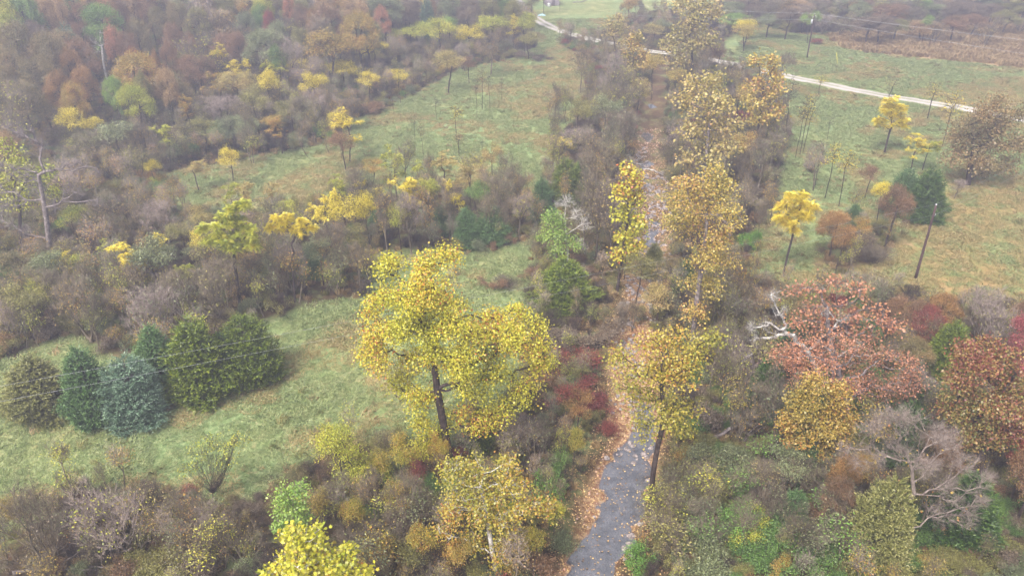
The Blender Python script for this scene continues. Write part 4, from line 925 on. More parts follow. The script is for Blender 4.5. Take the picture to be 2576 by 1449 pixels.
# brush in front of the slope
G5='bushes and brush trees at the forest foot'
for a in [('vase',None,200,520,390,130,'right of the leafless tree'),('vase',None,260,430,320,130,'under the yellow green walnut'),('round','sage',320,430,300,110,'below the yellow green walnut'),('vase',None,460,300,220,110,'over the dark gap'),
 ('vase',None,560,330,230,130,'at the foot of the slope'),('vase',None,640,340,240,110,'at the foot of the slope'),('oak','sage',600,385,290,130,'vine covered above the upper meadow'),('round','grn',560,380,310,90,'vine covered above the upper meadow'),
 ('bush','sage',480,400,340,90,'above the meadow tip'),('round','oliv',520,390,300,90,'above the meadow tip'),('vase',None,760,330,230,110,'at the meadow edge'),('round','oliv',740,350,250,80,'at the meadow edge'),('vase',None,820,310,210,100,'at the meadow edge'),
 ('vase',None,360,420,300,110,'left of the meadow tip'),('bush','ora',370,470,425,60,'beside the upper meadow tip'),('bush','ygr',385,475,440,30,'beside the upper meadow tip'),('round','oliv',230,400,330,90,'in the left brush'),
 ('round','oliv',110,470,400,80,'behind the leafless grey tree'),('round','brn',60,760,640,110,'left below the leafless tree'),('round','sage',165,760,630,110,'in the left brush'),('vase',None,230,860,680,150,'left in the near brush'),('vase',None,400,880,700,170,'centre of the near brush'),
 ('vase',None,320,800,660,150,'centre of the near brush'),('vase',None,150,800,660,130,'left in the near brush'),('vase',None,50,860,720,120,'at the left edge'),('vase',None,480,820,660,130,'left of the tall yellow green tree'),
 ('round','oliv',90,860,720,120,'at the left edge'),('bush','tanp',20,900,820,80,'at the left edge above the cedars'),('round','sage',250,740,640,90,'in the left brush'),('vase',None,880,330,230,90,'by the far meadow'),('bush','rus',930,300,250,80,'by the far meadow'),
 ('vase',None,420,620,500,120,'in the open brush'),('vase',None,330,580,470,120,'in the open brush'),('vase',None,260,640,520,130,'in the open brush'),('round','oliv',470,640,560,90,'in the open brush')]:
    TB(*a[:6],a[6],G5)
# near brush: bottom of the picture
G6='bushes in the near brush'
for a in [('vase',None,330,1400,1200,200,'bottom left, tallest'),('vase',None,130,1460,1230,180,'bottom left corner'),('vase',None,400,1330,1190,150,'behind the tallest grey brush'),('twig','pur',250,1420,1290,150,'bottom left'),('twig','pur',450,1340,1230,140,'left of the meadow shrub'),
 ('bush','red',470,1270,1235,60,'low at the meadow edge'),('vase',None,560,1380,1260,120,'bottom left'),('bush','oliv',480,1440,1360,110,'bottom left'),('bush','oliv',380,1460,1390,120,'bottom left'),
 ('bush','gold',30,1320,1240,70,'at the bottom left edge'),('round','yel',12,1400,1310,40,'cut by the left edge'),('vase',None,620,1430,1310,110,'left of the slender light green tree'),('bush','sage',640,1470,1400,90,'bottom left'),
 ('bush','ygr',860,1290,1150,150,'left of the orange and yellow sycamore'),('round','ygr',870,1240,1060,120,'over the near meadow edge'),('bush','ygr',950,1250,1170,110,'left of the orange and yellow sycamore'),('bush','lgr',920,1310,1240,90,'above the dark brambles'),
 ('twig','pur',900,1400,1290,130,'in the dark brambles'),('bush','gold',960,1440,1350,130,'at the bottom'),('vase',None,1020,1360,1200,140,'in the dark brambles'),('bush','oliv',1050,1440,1350,110,'at the bottom'),('bush','gold',1120,1460,1390,100,'at the bottom'),
 ('round','sycg',1020,1260,1100,90,'under the tallest sycamore'),('round','sycg',960,1230,1130,70,'left under the tallest sycamore'),('vase',None,1300,1150,1010,130,'right under the tallest sycamore'),('vase',None,1350,1180,1050,120,'beside the red shrubs'),
 ('bush','brg',1385,1270,1180,90,'left of the gravel bank'),('bush','grn',1400,1200,1130,80,'left of the gravel bank'),('bush','sage',1420,1390,1320,80,'left of the gravel bank'),('bush','rus',1360,1450,1370,90,'at the bottom by the gravel bank'),('bush','gold',1300,1440,1370,90,'at the bottom by the gravel bank'),
 ('bush','red',1460,960,870,120,'largest, left of the gravel bed'),('bush','red',1440,1040,960,100,'lower, left of the gravel bed'),('bush','red',1500,1050,980,90,'next to the gravel bed'),('round','ora',1450,1110,980,80,'among the red shrubs'),('bush','pur',1410,900,830,110,'above the red shrubs'),
 ('bush','pur',1500,890,800,110,'beside the gravel bed'),('twig','pur',1560,830,760,80,'at the head of the gravel bed'),('bush','oliv',1640,820,760,80,'right of the gravel bed head'),('bush','rus',1370,1000,930,80,'left of the red shrubs'),('bush','red',1530,1100,1040,60,'at the stream bank'),
 ('round','sycg',1440,1190,1080,60,'leaning to the gravel bank'),('bush','pur',1780,1100,1000,100,'right of the stream'),('bush','sage',1790,1210,1120,110,'right of the stream'),('bush','brg',1600,1440,1350,80,'at the lower stream bank'),('bush','sage',1700,1340,1220,120,'right of the lower stream'),
 ('bush','oliv',1690,1230,1150,80,'right of the leaning sycamore foot'),('bush','brg',1850,1350,1260,130,'in the green thicket'),('bush','ygr',1880,1370,1290,100,'brightest of the green thicket'),('bush','grn',1960,1410,1310,130,'in the green thicket'),
 ('bush','sage',1740,1400,1290,140,'in the green thicket'),('bush','grn',1900,1450,1370,130,'at the bottom of the green thicket'),('bush','sage',1800,1470,1390,140,'at the bottom of the green thicket'),('bush','grn',2040,1460,1370,120,'left of the large olive cedar'),
 ('bush','brg',2090,1390,1290,100,'left of the large olive cedar'),('bush','oliv',2330,1460,1400,140,'at the bottom right'),('bush','oliv',2450,1470,1410,140,'at the bottom right'),('bush','pur',2540,1440,1370,110,'in the bottom right corner'),
 ('round','sycg',900,1370,1250,70,'left of the slender stems in the brambles'),('round','sycg',1010,1340,1210,80,'in the middle of the brambles'),('round','sycg',1070,1440,1320,80,'at the bottom of the brambles'),('round','gold',1160,1470,1360,80,'at the bottom edge of the brambles'),
 ('round','sycg',1340,1450,1330,70,'right of the orange and yellow sycamore'),('round','ygr',1390,1360,1260,60,'near the gravel bank'),('round','sycg',1110,1240,1090,60,'at the foot of the tallest sycamore'),('round','gold',820,1340,1230,60,'right of the slender light green tree'),
 ('bush','sage',1880,1230,1150,120,'above the green thicket'),('bush','oliv',1800,1290,1200,100,'above the green thicket'),('twig','pur',1920,1330,1220,120,'above the green thicket'),('bush','rus',2050,1340,1270,90,'left of the large olive cedar'),
 ('bush','pur',1660,1420,1360,60,'on the eroded bank of the lower stream'),('twig','pur',1850,780,700,90,'right of the tall orange sycamore'),('bush','brg',1885,640,585,70,'right of the tall orange sycamore'),('twig','pur',1900,740,690,80,'below the right meadow'),
 ('twig','pur',2190,680,600,110,'under the rust oak'),('twig','pur',1280,740,700,90,'low on the meadow right of the tallest sycamore'),('bush','rus',1240,735,695,60,'low on the meadow right of the tallest sycamore'),('twig','pur',2040,445,410,60,'in the right meadow'),
 ('twig','pur',1150,140,100,60,'at the far forest edge'),('bush','pur',1360,160,135,50,'at the point of the far forest edge'),('bush','pur',1310,160,125,80,'at the far forest edge')]:
    TB(*a[:6],a[6],G6)
G8='half-bare saplings in the brush'
rs=random.Random(11)
for x0,x1,y0,y1,n,wh,h0,h1 in [(180,560,700,880,22,'in the left brush behind the cedar row',4.5,8),(0,240,700,860,12,'in the brush at the left edge',4.5,8),(640,930,640,750,16,'between the golden feathery tree and the tallest sycamore',4.5,8),(830,1320,470,620,22,'among the belt stems',5,9),
    (1350,1560,250,560,26,'on the left bank of the upper creek',5,10),(1680,1980,260,640,34,'on the right bank of the upper creek',5,10),(1780,1960,760,1100,16,'between the stream and the salmon oak',4,8),(60,560,1290,1440,14,'in the bottom left brush',3,5.5),(760,1060,1280,1440,12,'in the brambles left of the orange and yellow sycamore',3,5.5),
    (1660,2120,1170,1440,30,'in the green thicket right of the stream',3,5),(2050,2560,1000,1400,20,'in the near right woods',4,7),(1560,1700,640,780,8,'above the dry gravel bed',4,7),(440,860,300,420,14,'along the upper meadow edge',5,9),(1570,1700,240,560,26,'overhanging the upper creek pools',4,8),(1640,1700,1180,1400,8,'on the right bank of the near stream',3,5),(1500,1850,120,260,14,'where the creek nears the lane',5,9)]:
    for k in range(n):
        bx=rs.uniform(x0,x1); by=rs.uniform(y0,y1); x,y=ground_at(bx,by)
        if float(seg_dist(np.array([x]),np.array([y]),CHP,CHW)[0])<.1: continue
        p=rs.choice(['grn','brg','oliv','ygr','sage'] if 'thicket' in wh else ['oliv','gold','ygr','brn','sage','sycg']); kd=rs.choice(['slim','slim','bare'])
        plant(kd,p,x,y,rs.uniform(h0,h1),rs.uniform(2,3.4),lab(kd,p,wh),G8)
# far wood to the right, beyond the tan field
G7='trees of the far right wood'
FR=[]
rr=random.Random(5)
pals=['pur','pur','sage','pur','oliv','rus','sage','pur','tanp','pur','lgr']
for i,px in enumerate(range(1850,2640,46)):
    for j,py in enumerate((42,12,-18)):
        X=px+rr.uniform(-14,14); Y=py+rr.uniform(-7,7)+(14 if 2150<px<2500 else 0)
        k='vase' if rr.random()<.4 else 'oak'
        p=rr.choice(pals)
        
        FR.append((k,None if k=='vase' else p,X,Y+6,rr.uniform(62,90),rr.uniform(5,8)))
spots=[('behind the far pole',2047),('above the left end of the tan field',2170),('above the middle of the tan field',2330),('above the right end of the tan field',2480),('at the far right edge of the photo',2576),('beyond the lane ford',1880)]
for a in FR:
    wh=min(spots,key=lambda s:abs(s[1]-a[2]))[0]
    row='front row' if a[3]>30 else ('middle row' if a[3]>0 else 'back row')
    TC(*a,f'in the {row} {wh}',G7)
TC('round','lgr',2040,55,50,8,'',G7,label='pale green tree beside the far utility pole')
TC('round','lgr',2330,62,34,7,'',G7,label='small light green tree above the tan field')
# forest filler on the slope: every gap between the listed crowns
occ=[(x,y) for x,y,k in PLACED]
def near_any(x,y,r): return any((x-a)**2+(y-b)**2<r*r for a,b in occ)
SLP=ZP([(-140,640),(0,560),(90,430),(250,360),(430,330),(640,290),(830,262),(960,190),(1120,110),(1290,60),(1290,-60),(-300,-60),(-300,640)])
LMK=[('the white trunk',283,200),('the hillside cedar',170,150),('the leafless grey tree',110,560),('the yellow green oak',340,300),('the slope walnuts',590,240),('the bright edge walnut',945,180),('the green topped walnut',695,200),('the far slope cedar',1075,60),('the top left corner oak',15,60),('the upper meadow tip',520,400),('the lane top',1290,50)]
LMW=[(n,)+ground_at(a,b) for n,a,b in LMK]
fill=[]
for gy_ in np.arange(95,300,5.7):
    for gx_ in np.arange(-190,30,5.7):
        x=gx_+rr.uniform(-2.4,2.4); y=gy_+rr.uniform(-2.4,2.4)
        if not inpoly(np.array([x]),np.array([y]),SLP)[0]: continue
        u,v=pix(x,y,tz(x,y)+8)
        if u<-60 or u>2640 or v<-70 or v>900: continue
        if near_any(x,y,3.6): continue
        fill.append((x,y,u,v))
rr.shuffle(fill)
fill=fill[:285]
for x,y,u,v in fill:
    if u<420: P=['brn','brn','rus','tanp','oliv','oliv','gold','grn','brn']
    elif u<850: P=['rus','oliv','sage','brn','brn','tanp','sage','gold','oliv','sycp']
    else: P=['sage','sage','oliv','brn','tanp','rus','gold']
    k=rr.random()
    kind='bare' if k<.22 else ('oak' if k<.85 else 'round'); p=rr.choice(P)
    n,ax,ay=min(LMW,key=lambda l:(l[1]-x)**2+(l[2]-y)**2)
    r='uphill behind' if (y-ay)>7 else ('downhill in front of' if (y-ay)<-7 else ('to the left of' if x<ax else 'to the right of'))
    far_=math.hypot(x-ax,y-ay); q='' if far_<14 else ('well ' if far_<30 else 'far ')
    H=rr.uniform(9,15); plant(kind,None if kind=='bare' else p,x,y,H,rr.uniform(7,10),(f'hazy {lab(kind,p,q+r+" "+n)}' if v<150 else lab(kind,p,q+r+' '+n)),G4)
print('trees',len(PLACED))
# ------------------------------------------------------------------ utility poles and wires
def tube_path(pts,r,sides=8):
    P=np.array(pts,float); r=np.full(len(P),r) if np.isscalar(r) else np.array(r)
    V=[];F=[]
    for i in range(len(P)):
        t=P[min(i+1,len(P)-1)]-P[max(i-1,0)]; t=t/np.linalg.norm(t); ref=np.array([0,0,1.]) if abs(t[2])<.9 else np.array([1.,0,0])
        u=np.cross(t,ref); u/=np.linalg.norm(u); v=np.cross(t,u)
        for k in range(sides):
            a=2*math.pi*k/sides; V.append(P[i]+(u*math.cos(a)+v*math.sin(a))*r[i])
    for i in range(len(P)-1):
        for k in range(sides):
            j=(k+1)%sides; F.append((i*sides+k,i*sides+j,(i+1)*sides+j,(i+1)*sides+k))
    n=len(V); V+= [P[0],P[-1]]
    T=[(n,(k+1)%sides,k) for k in range(sides)]+[(n+1,(len(P)-1)*sides+k,(len(P)-1)*sides+(k+1)%sides) for k in range(sides)]
    return np.array(V),[np.array(F),np.array(T)]
def tube_obj(name,pts,r,mat,parent=None,sides=8):
    V,F=tube_path(pts,r,sides); o=link(name,mesh_from(name,V,F,smooth=True),parent,mat); return o
def plain(name,c,rough=.6,metal=0.0,var=.25,scale=6):
    N=NT(name); b=tuple(v*(1-var) for v in lin(c)[:3])+(1,); p=N.bsdf(N.mix(N.noise(scale,4,.7),b,lin(c)),rough,.4); p.inputs['Metallic'].default_value=metal; return N.m
POLEM=bark_material('creosoted_pole_wood',(44,32,32),(72,54,52),(98,78,74),5)
GREYP=plain('grey_porcelain',(206,204,210),.35); WIREM=plain('aluminium_wire',(186,186,190),.45,.6)
STEEL=plain('galvanised_steel',(150,152,156),.5,.7)
def box(name,parent,mat,c,s,rz=0,bev=.01):
    V=[];co,si=math.cos(rz),math.sin(rz)
    for z in(-1,1):
        for x,y in((-1,-1),(1,-1),(1,1),(-1,1)):
            X,Y=x*s[0]/2,y*s[1]/2; V.append((c[0]+X*co-Y*si,c[1]+X*si+Y*co,c[2]+z*s[2]/2))
    F=np.array([(0,3,2,1),(4,5,6,7),(0,1,5,4),(1,2,6,5),(2,3,7,6),(3,0,4,7)])
    me=mesh_from(name,V,[F]); o=link(name,me,parent,mat)
    m=o.modifiers.new('edges','BEVEL'); m.width=bev; m.segments=2; return o
def height_for(x,y,ty):
    z0=tz(x,y); lo,hi=.5,40
    for _ in range(30):
        h=(lo+hi)/2
        if pix(x,y,z0+h)[1]>ty: lo=h
        else: hi=h
    return h
def pole(bx,by,ty,label,extra):
    x,y=ground_at(bx,by); h=height_for(x,y,ty); z0=tz(x,y)
    r=bpy.data.objects.new('utility_pole',None); sc.collection.objects.link(r); r.location=(x,y,z0-.1); r['label']=label; r['category']='utility pole'; r['group']='utility poles'
    n=8; zs=[h*i/n for i in range(n+1)]
    tube_obj('pole',[(0,0,z) for z in zs],[.17-.06*i/n for i in range(n+1)],POLEM,r,14)
    tube_obj('insulator',[(0,0,h),(0,0,h+.06),(0,0,h+.1),(0,0,h+.16),(0,0,h+.22)],[.03,.03,.075,.08,.04],GREYP,r,12)
    tube_obj('bracket',[(0.12,0,h-1.15),(.2,0,h-1.12),(.2,0,h-1.0)],.025,STEEL,r,6)
    tube_obj('neutral_spool',[(.2,0,h-1.2),(.2,0,h-1.14),(.2,0,h-1.06),(.2,0,h-1.0)],[.05,.035,.035,.05],GREYP,r,12)
    if extra:
        tube_obj('transformer',[(-.38,0,h-2.0),(-.38,0,h-1.96),(-.38,0,h-1.25),(-.38,0,h-1.17),(-.38,0,h-1.1)],[.1,.21,.21,.17,.05],plain('pale_grey_paint',(196,198,204),.5),r,16)
        tube_obj('fuse_cutout',[(.1,0,h-.3),(.42,0,h-.35),(.42,0,h-.7)],.05,GREYP,r,8)
        tube_obj('lightning_arrester',[(-.3,0,h-.75),(-.3,0,h-.6),(-.3,0,h-.42)],[.06,.07,.04],GREYP,r,8)
    return x,y,z0-.1,h
p1=pole(2303,700,516,'near brown wooden utility pole in the right meadow',False)
p2=pole(2030,147,36,'far utility pole with pale equipment beyond the lane',True)
def wire(a,b,sag,label,r=.006):
    a=np.array(a);b=np.array(b); n=40
    pts=[a+(b-a)*(i/n)-np.array([0,0,4*sag*(i/n)*(1-i/n)]) for i in range(n+1)]
    o=tube_obj('power_line',pts,r,WIREM,None,6); o['label']=label; o['category']='power line'; o['group']='overhead power lines'
# left end: the next pole of the near line stands outside the picture on the left
def at_h(px,py,h):
    x,y=at_z(px,py,h); return x,y
za=p1[2]+p1[3]+.22; zb=p1[2]+p1[3]-1.1
lx,ly=at_h(-520,1065,za); lx2,ly2=at_h(-520,1106,zb)
wire((lx,ly,za),(p1[0],p1[1],za),.5,'upper thin wire crossing the left cedars to the near pole')
wire((lx2,ly2,zb),(p1[0]+.2,p1[1],zb),.5,'lower thin wire crossing the left cedars to the near pole')
# near pole on towards the upper right
rx,ry=at_h(2900,235,za)
wire((p1[0],p1[1],za),(rx,ry,za),.4,'faint upper wire running from the near pole past the brown oak')
rx,ry=at_h(2900,262,zb)
wire((p1[0]+.2,p1[1],zb),(rx,ry,zb),.4,'faint lower wire running from the near pole past the brown oak')
zc=p2[2]+p2[3]+.2; zd=p2[2]+p2[3]-1.1
for zz,pl,pr,nm,dx in((zc,(1600,14),(2800,125),'upper',0),(zd,(1600,40),(2800,168),'lower',.2)):
    a=at_h(*pl,zz); b=at_h(*pr,zz)
    wire((a[0],a[1],zz),(p2[0]+dx,p2[1],zz),.3,f'{nm} pale wire left of the far pole over the lane',.015)
    wire((p2[0]+dx,p2[1],zz),(b[0],b[1],zz),.3,f'{nm} pale wire right of the far pole over the tan field',.02)
# ------------------------------------------------------------------ small things
YEL=plain('yellow_marker_paint',(222,212,84),.5,0,.15)
x,y=ground_at(2107,163); z=tz(x,y)
g=bpy.data.objects.new('marker_post',None); sc.collection.objects.link(g); g.location=(x,y,z); g['label']='leaning yellow marker post in the lawn beyond the lane'; g['category']='post'
tube_obj('post',[(0,0,-.1),(-.35,0,1.2),(-.75,0,2.6)],[.07,.07,.06],YEL,g,10); tube_obj('post_cap',[(-.75,0,2.6),(-.765,0,2.66)],[.08,.05],YEL,g,10)
x,y=ground_at(987,150); z=tz(x,y)
g=bpy.data.objects.new('nest_box',None); sc.collection.objects.link(g); g.location=(x,y,z); g['label']='small white box on a dark post at the forest edge'; g['category']='nest box'
h=height_for(x,y,118); tube_obj('post',[(0,0,0),(0,0,h-.75)],.06,POLEM,g,8)
WH=plain('white_paint',(226,226,226),.6,0,.12)
box('box',g,WH,(0,0,h-.4),(.75,.55,.8)); box('roof',g,WH,(0,-.03,h+.03),(.9,.7,.06)); tube_obj('entrance_ring',[(0,-.285,h-.3),(0,-.295,h-.3)],.08,POLEM,g,12)
# old shed at the top of the lawn
x,y=ground_at(1390,16); z=tz(x,y)
g=bpy.data.objects.new('shed',None); sc.collection.objects.link(g); g.location=(x,y,z); g.rotation_euler=(0,0,R_(8)); g['label']='weathered grey board shed at the top of the far lawn'; g['category']='shed'
BRD=NT('weathered_boards'); wv=BRD.new('ShaderNodeTexWave'); wv.inputs['Scale'].default_value=1.2; wv.inputs['Distortion'].default_value=1.0; wv.inputs['Detail'].default_value=3
BRD.l(BRD.pos(),wv.inputs['Vector']); BRD.bsdf(BRD.ramp(wv.outputs['Fac'],[(0.1,(96,86,92)),(.5,(150,138,146)),(.9,(176,166,170))]),.9,.1); BRD=BRD.m
TIN=plain('dull_tin',(150,146,150),.5,.4)
box('wall',g,BRD,(0,2,1.5),(4,4,3)); 
V=np.array([(-2.3,-.3,2.98),(2.3,-.3,2.98),(2.3,2,4.1),(-2.3,2,4.1),(-2.3,4.3,2.98),(2.3,4.3,2.98),(-2.3,-.3,3.06),(2.3,-.3,3.06),(2.3,2,4.18),(-2.3,2,4.18),(-2.3,4.3,3.06),(2.3,4.3,3.06)])
F=np.array([(0,3,2,1),(3,4,5,2),(6,7,8,9),(9,8,11,10),(0,1,7,6),(4,10,11,5),(1,2,8,7),(2,5,11,8),(0,6,9,3),(3,9,10,4)])
link('roof',mesh_from('shed_roof',V,[F]),g,TIN)
box('door',g,plain('dark_board_door',(92,80,84),.8),(.3,-.03,1.05),(1.0,.06,2.05)); box('handle',g,STEEL,(.68,-.09,1.0),(.05,.06,.18))
x,y=ground_at(1381,19); z=tz(x,y)
g=bpy.data.objects.new('bucket',None); sc.collection.objects.link(g); g.location=(x,y,z); g['label']='white tub standing by the old shed'; g['category']='tub'
tube_obj('tub',[(0,0,0),(0,0,.5),(0,0,.95),(0,0,1.0)],[.38,.44,.48,.52],WH,g,18); tube_obj('lid',[(0,0,1.0),(0,0,1.08),(0,0,1.12)],[.5,.46,.2],WH,g,18)
x,y=ground_at(1363,40); z=tz(x,y)
g=bpy.data.objects.new('tarp_bundle',None); sc.collection.objects.link(g); g.location=(x,y,z); g['label']='pale blue sheet bundled at the foot of a lawn tree'; g['category']='sheet'
BL=plain('pale_blue_plastic',(176,214,226),.4,0,.15)
rg=np.random.default_rng(2); nn=11
U,Vv=np.meshgrid(np.linspace(-1,1,nn),np.linspace(-1,1,nn)); Zz=.45*np.exp(-2*(U**2+Vv**2))+.1*rg.random(U.shape)
I=np.arange(nn*nn).reshape(nn,nn); Q=np.stack([I[:-1,:-1],I[:-1,1:],I[1:,1:],I[1:,:-1]],-1).reshape(-1,4)
o=link('sheet',mesh_from('sheet',np.stack([U.ravel()*1.1,Vv.ravel()*.7,Zz.ravel()],-1),[Q],smooth=True),g,BL); m=o.modifiers.new('thick','SOLIDIFY'); m.thickness=.02
def log(name,label,cat,px0,px1,r,bark,z=.1,branches=3,seed=0,group=None,lift=0.0):
    a=np.array(ground_at(*px0)); b=np.array(ground_at(*px1)); rg=np.random.default_rng(seed); n=9
    P=[]
    for i in range(n):
        q=a+(b-a)*i/(n-1); q=q+rg.normal(0,.12,2); P.append((q[0],q[1],tz(q[0],q[1])+z+lift*i/(n-1)))
    c=np.array(P[0]); r0=bpy.data.objects.new(name,None); sc.collection.objects.link(r0); r0.location=c; r0['label']=label; r0['category']=cat
    if group: r0['group']=group
    tube_obj('trunk',[np.array(p)-c for p in P],[r*(1-.65*i/(n-1)) for i in range(n)],BK[bark],r0,9)
    L=np.linalg.norm(b-a)
    for k in range(branches):
        i=rg.integers(n//3,n-1); s=np.array(P[i])-c; d=(np.array(P[-1])-np.array(P[0]))/L; d=d+rg.normal(0,.55,3); d[2]=abs(d[2])*.5+.15
        q=[s+d*L*.3*j/5+rg.normal(0,.06,3)*(j>0) for j in range(6)]
        tube_obj('branch',q,[r*.45*(1-.15*j) for j in range(6)],BK[bark],r0,6)
GL='fallen logs along the creek'
for i,a in enumerate([((1500,408),(1620,400),.2,'dead','long bleached log left of the second pool'),((1520,435),(1545,500),.18,'dead','broken log running down beside the creek cedar'),((1620,412),(1672,432),.14,'dead','white branch lying across the second pool'),
 ((1480,425),(1430,430),.1,'pale','short pale limb in front of the creek cedars'),((1790,1105),(1905,1065),.2,'grey','crooked grey fallen trunk right of the stream'),((1840,1150),(1890,1090),.14,'grey','smaller fallen limb below the crooked trunk'),
 ((1700,1000),(1840,990),.08,'pale','thin pale limb beside the leaning sycamore'),((40,1440),(300,1425),.14,'grey','fallen grey limb along the bottom left brush'),((5,700),(60,715),.12,'grey','dark fallen limb at the left edge brush'),
 ((2210,1040),(2150,1030),.16,'dead','bleached log under the salmon oak'),((1850,1240),(1760,1300),.14,'grey','grey fallen limb in the near right thicket'),((1440,8),(1472,6),.2,'grey','pile of old timbers on the far lawn'),((1960,150),(1600,68),.0001,'grey','x')][:12]):
    log('fallen_log',a[4],'log',a[0],a[1],a[2],a[3],seed=i+3,group=GL,lift=.8 if i in(4,9,10) else .1)
# rocks in the near stream
ROCK=NT('grey_creek_rock'); nn_=ROCK.noise(4,5,.7); ROCK.bsdf(ROCK.ramp(nn_,[(.35,(74,66,64)),(.5,(122,112,108)),(.65,(164,152,146))]),.8,.3,bump=nn_,bstr=.6,bdist=.05); ROCK=ROCK.m
def rock_mesh(seed,flat=.6):
    import bmesh
    bm=bmesh.new(); bmesh.ops.create_icosphere(bm,subdivisions=3,radius=1); rg=np.random.default_rng(seed); ph=rg.random((6,3))*6
    pl=unit(rg.normal(0,1,(9,3)))
    for v in bm.verts:
        p=np.array(v.co); 
        for q in pl:
            e=p@q-.72
            if e>0: p=p-q*e*.8
        p=p*(1+.06*math.sin(p[0]*5+ph[0,0])*math.cos(p[1]*6+ph[1,1])); v.co=(p[0],p[1]*.8,p[2]*flat)
    me=bpy.data.meshes.new('rock'); bm.to_mesh(me); bm.free(); me.polygons.foreach_set('use_smooth',np.ones(len(me.polygons),bool)); me.materials.append(ROCK); return me
RM=[rock_mesh(i,.55+.1*i) for i in range(4)]
GR='rocks in and beside the near stream'
for i,(px,py,s,lb) in enumerate([(1590,1345,.42,'largest grey rock on the right bank of the lower stream'),(1570,1375,.32,'grey rock below the largest bank rock'),(1610,1320,.26,'grey rock just above the largest bank rock'),(1605,1375,.22,'brown grey rock tucked behind the bank rocks'),
 (1550,1280,.18,'small rock in midstream below the leaning sycamore'),(1495,1300,.17,'pale stone at the gravel edge of the stream'),(1660,1250,.3,'rock at the foot of the leaning sycamore'),(1565,1240,.16,'dark stone in the water opposite the gravel bar'),(1480,1380,.2,'stone on the gravel bar near the bottom'),
 (1588,1400,.26,'mossy grey rock at the bottom right of the stream'),(1535,1345,.14,'little stone in the lower stream'),(1630,1205,.22,'stone against the right bank'),(1600,870,.2,'pale stone on the dry gravel bed'),(1575,920,.16,'small stone on the dry gravel bed')]):
    x,y=at_z(px,py,-.8); o=bpy.data.objects.new('rock',RM[i%4]); sc.collection.objects.link(o); o.location=(x,y,tz(x,y)+s*.12); o.scale=(s*1.2,s,s); o.rotation_euler=(0,0,i*1.7)
    o['label']=lb; o['category']='rock'; o['group']=GR
# ------------------------------------------------------------------ stuff: countless small growth, by geometry nodes
def gn_scatter(name,label,P,Z,scl,templates,kindidx,tilt=None):
    """P (n,2) points; templates list of (mesh, [materials]); kindidx (n,) which template"""
    n=len(P); me=bpy.data.meshes.new(name); me.vertices.add(n); me.vertices.foreach_set('co',np.column_stack([P,Z]).astype(np.float32).ravel())
    for k,a in (('scl',scl),('rz',np.random.default_rng(n).random(n)*6.283)):
        at=me.attributes.new(k,'FLOAT','POINT'); at.data.foreach_set('value',np.asarray(a,np.float32))
    at=me.attributes.new('ki','INT','POINT'); at.data.foreach_set('value',np.asarray(kindidx,np.int32))
    o=link(name,me); o['kind']='stuff'; o['label']=label
    col=bpy.data.collections.new(name+'_kinds')
    for i,(m,mats) in enumerate(templates):
        t=bpy.data.objects.new(f'{name}_{i:02d}',m); col.objects.link(t)
        for s,mt in zip(t.material_slots,mats): s.link='OBJECT'; s.material=mt
    g=bpy.data.node_groups.new(name,'GeometryNodeTree'); g.interface.new_socket('Geometry',in_out='INPUT',socket_type='NodeSocketGeometry'); g.interface.new_socket('Geometry',in_out='OUTPUT',socket_type='NodeSocketGeometry')
    N=g.nodes; gi=N.new('NodeGroupInput'); go=N.new('NodeGroupOutput'); ip=N.new('GeometryNodeInstanceOnPoints'); ci=N.new('GeometryNodeCollectionInfo')
    ci.inputs['Collection'].default_value=col; ci.inputs['Separate Children'].default_value=True; ci.inputs['Reset Children'].default_value=True
    def na(nm,ty):
        q=N.new('GeometryNodeInputNamedAttribute'); q.data_type=ty; q.inputs['Name'].default_value=nm; return q.outputs['Attribute']
    g.links.new(gi.outputs[0],ip.inputs['Points']); g.links.new(ci.outputs[0],ip.inputs['Instance']); ip.inputs['Pick Instance'].default_value=True
    g.links.new(na('ki','INT'),ip.inputs['Instance Index']); cx=N.new('ShaderNodeCombineXYZ'); g.links.new(na('rz','FLOAT'),cx.inputs[2]); g.links.new(cx.outputs[0],ip.inputs['Rotation'])
    g.links.new(na('scl','FLOAT'),ip.inputs['Scale']); g.links.new(ip.outputs[0],go.inputs[0])
    md=o.modifiers.new('scatter','NODES'); md.node_group=g
    return o
def taller(sc,ki):
    return np.where(ki>=48,sc*1.25,sc)
def scatter(poly_list,step,jit,seed,cond=None,bounds=(-170,170,28,300)):
    """jittered grid inside world polygons"""
    r=np.random.default_rng(seed); X,Y=np.meshgrid(np.arange(bounds[0],bounds[1],step),np.arange(bounds[2],bounds[3],step))
    X=X.ravel()+r.uniform(-jit,jit,X.size); Y=Y.ravel()+r.uniform(-jit,jit,Y.size)
    m=np.zeros(len(X),bool)
    for P in poly_list: m|=inpoly(X,Y,P)
    X,Y=X[m],Y[m]
    u,v=pix(X,Y,0*X); k=(u>-260)&(u<2840)&(v>-120)&(v<1800); X,Y=X[k],Y[k]
    if cond is not None: k=cond(X,Y); X,Y=X[k],Y[k]
    return X,Y
cdist=lambda X,Y: seg_dist(X,Y,CHP,CHW)
RPW=[1.9]*len(RP)
rdist=lambda X,Y: seg_dist(X,Y,RP,RPW)
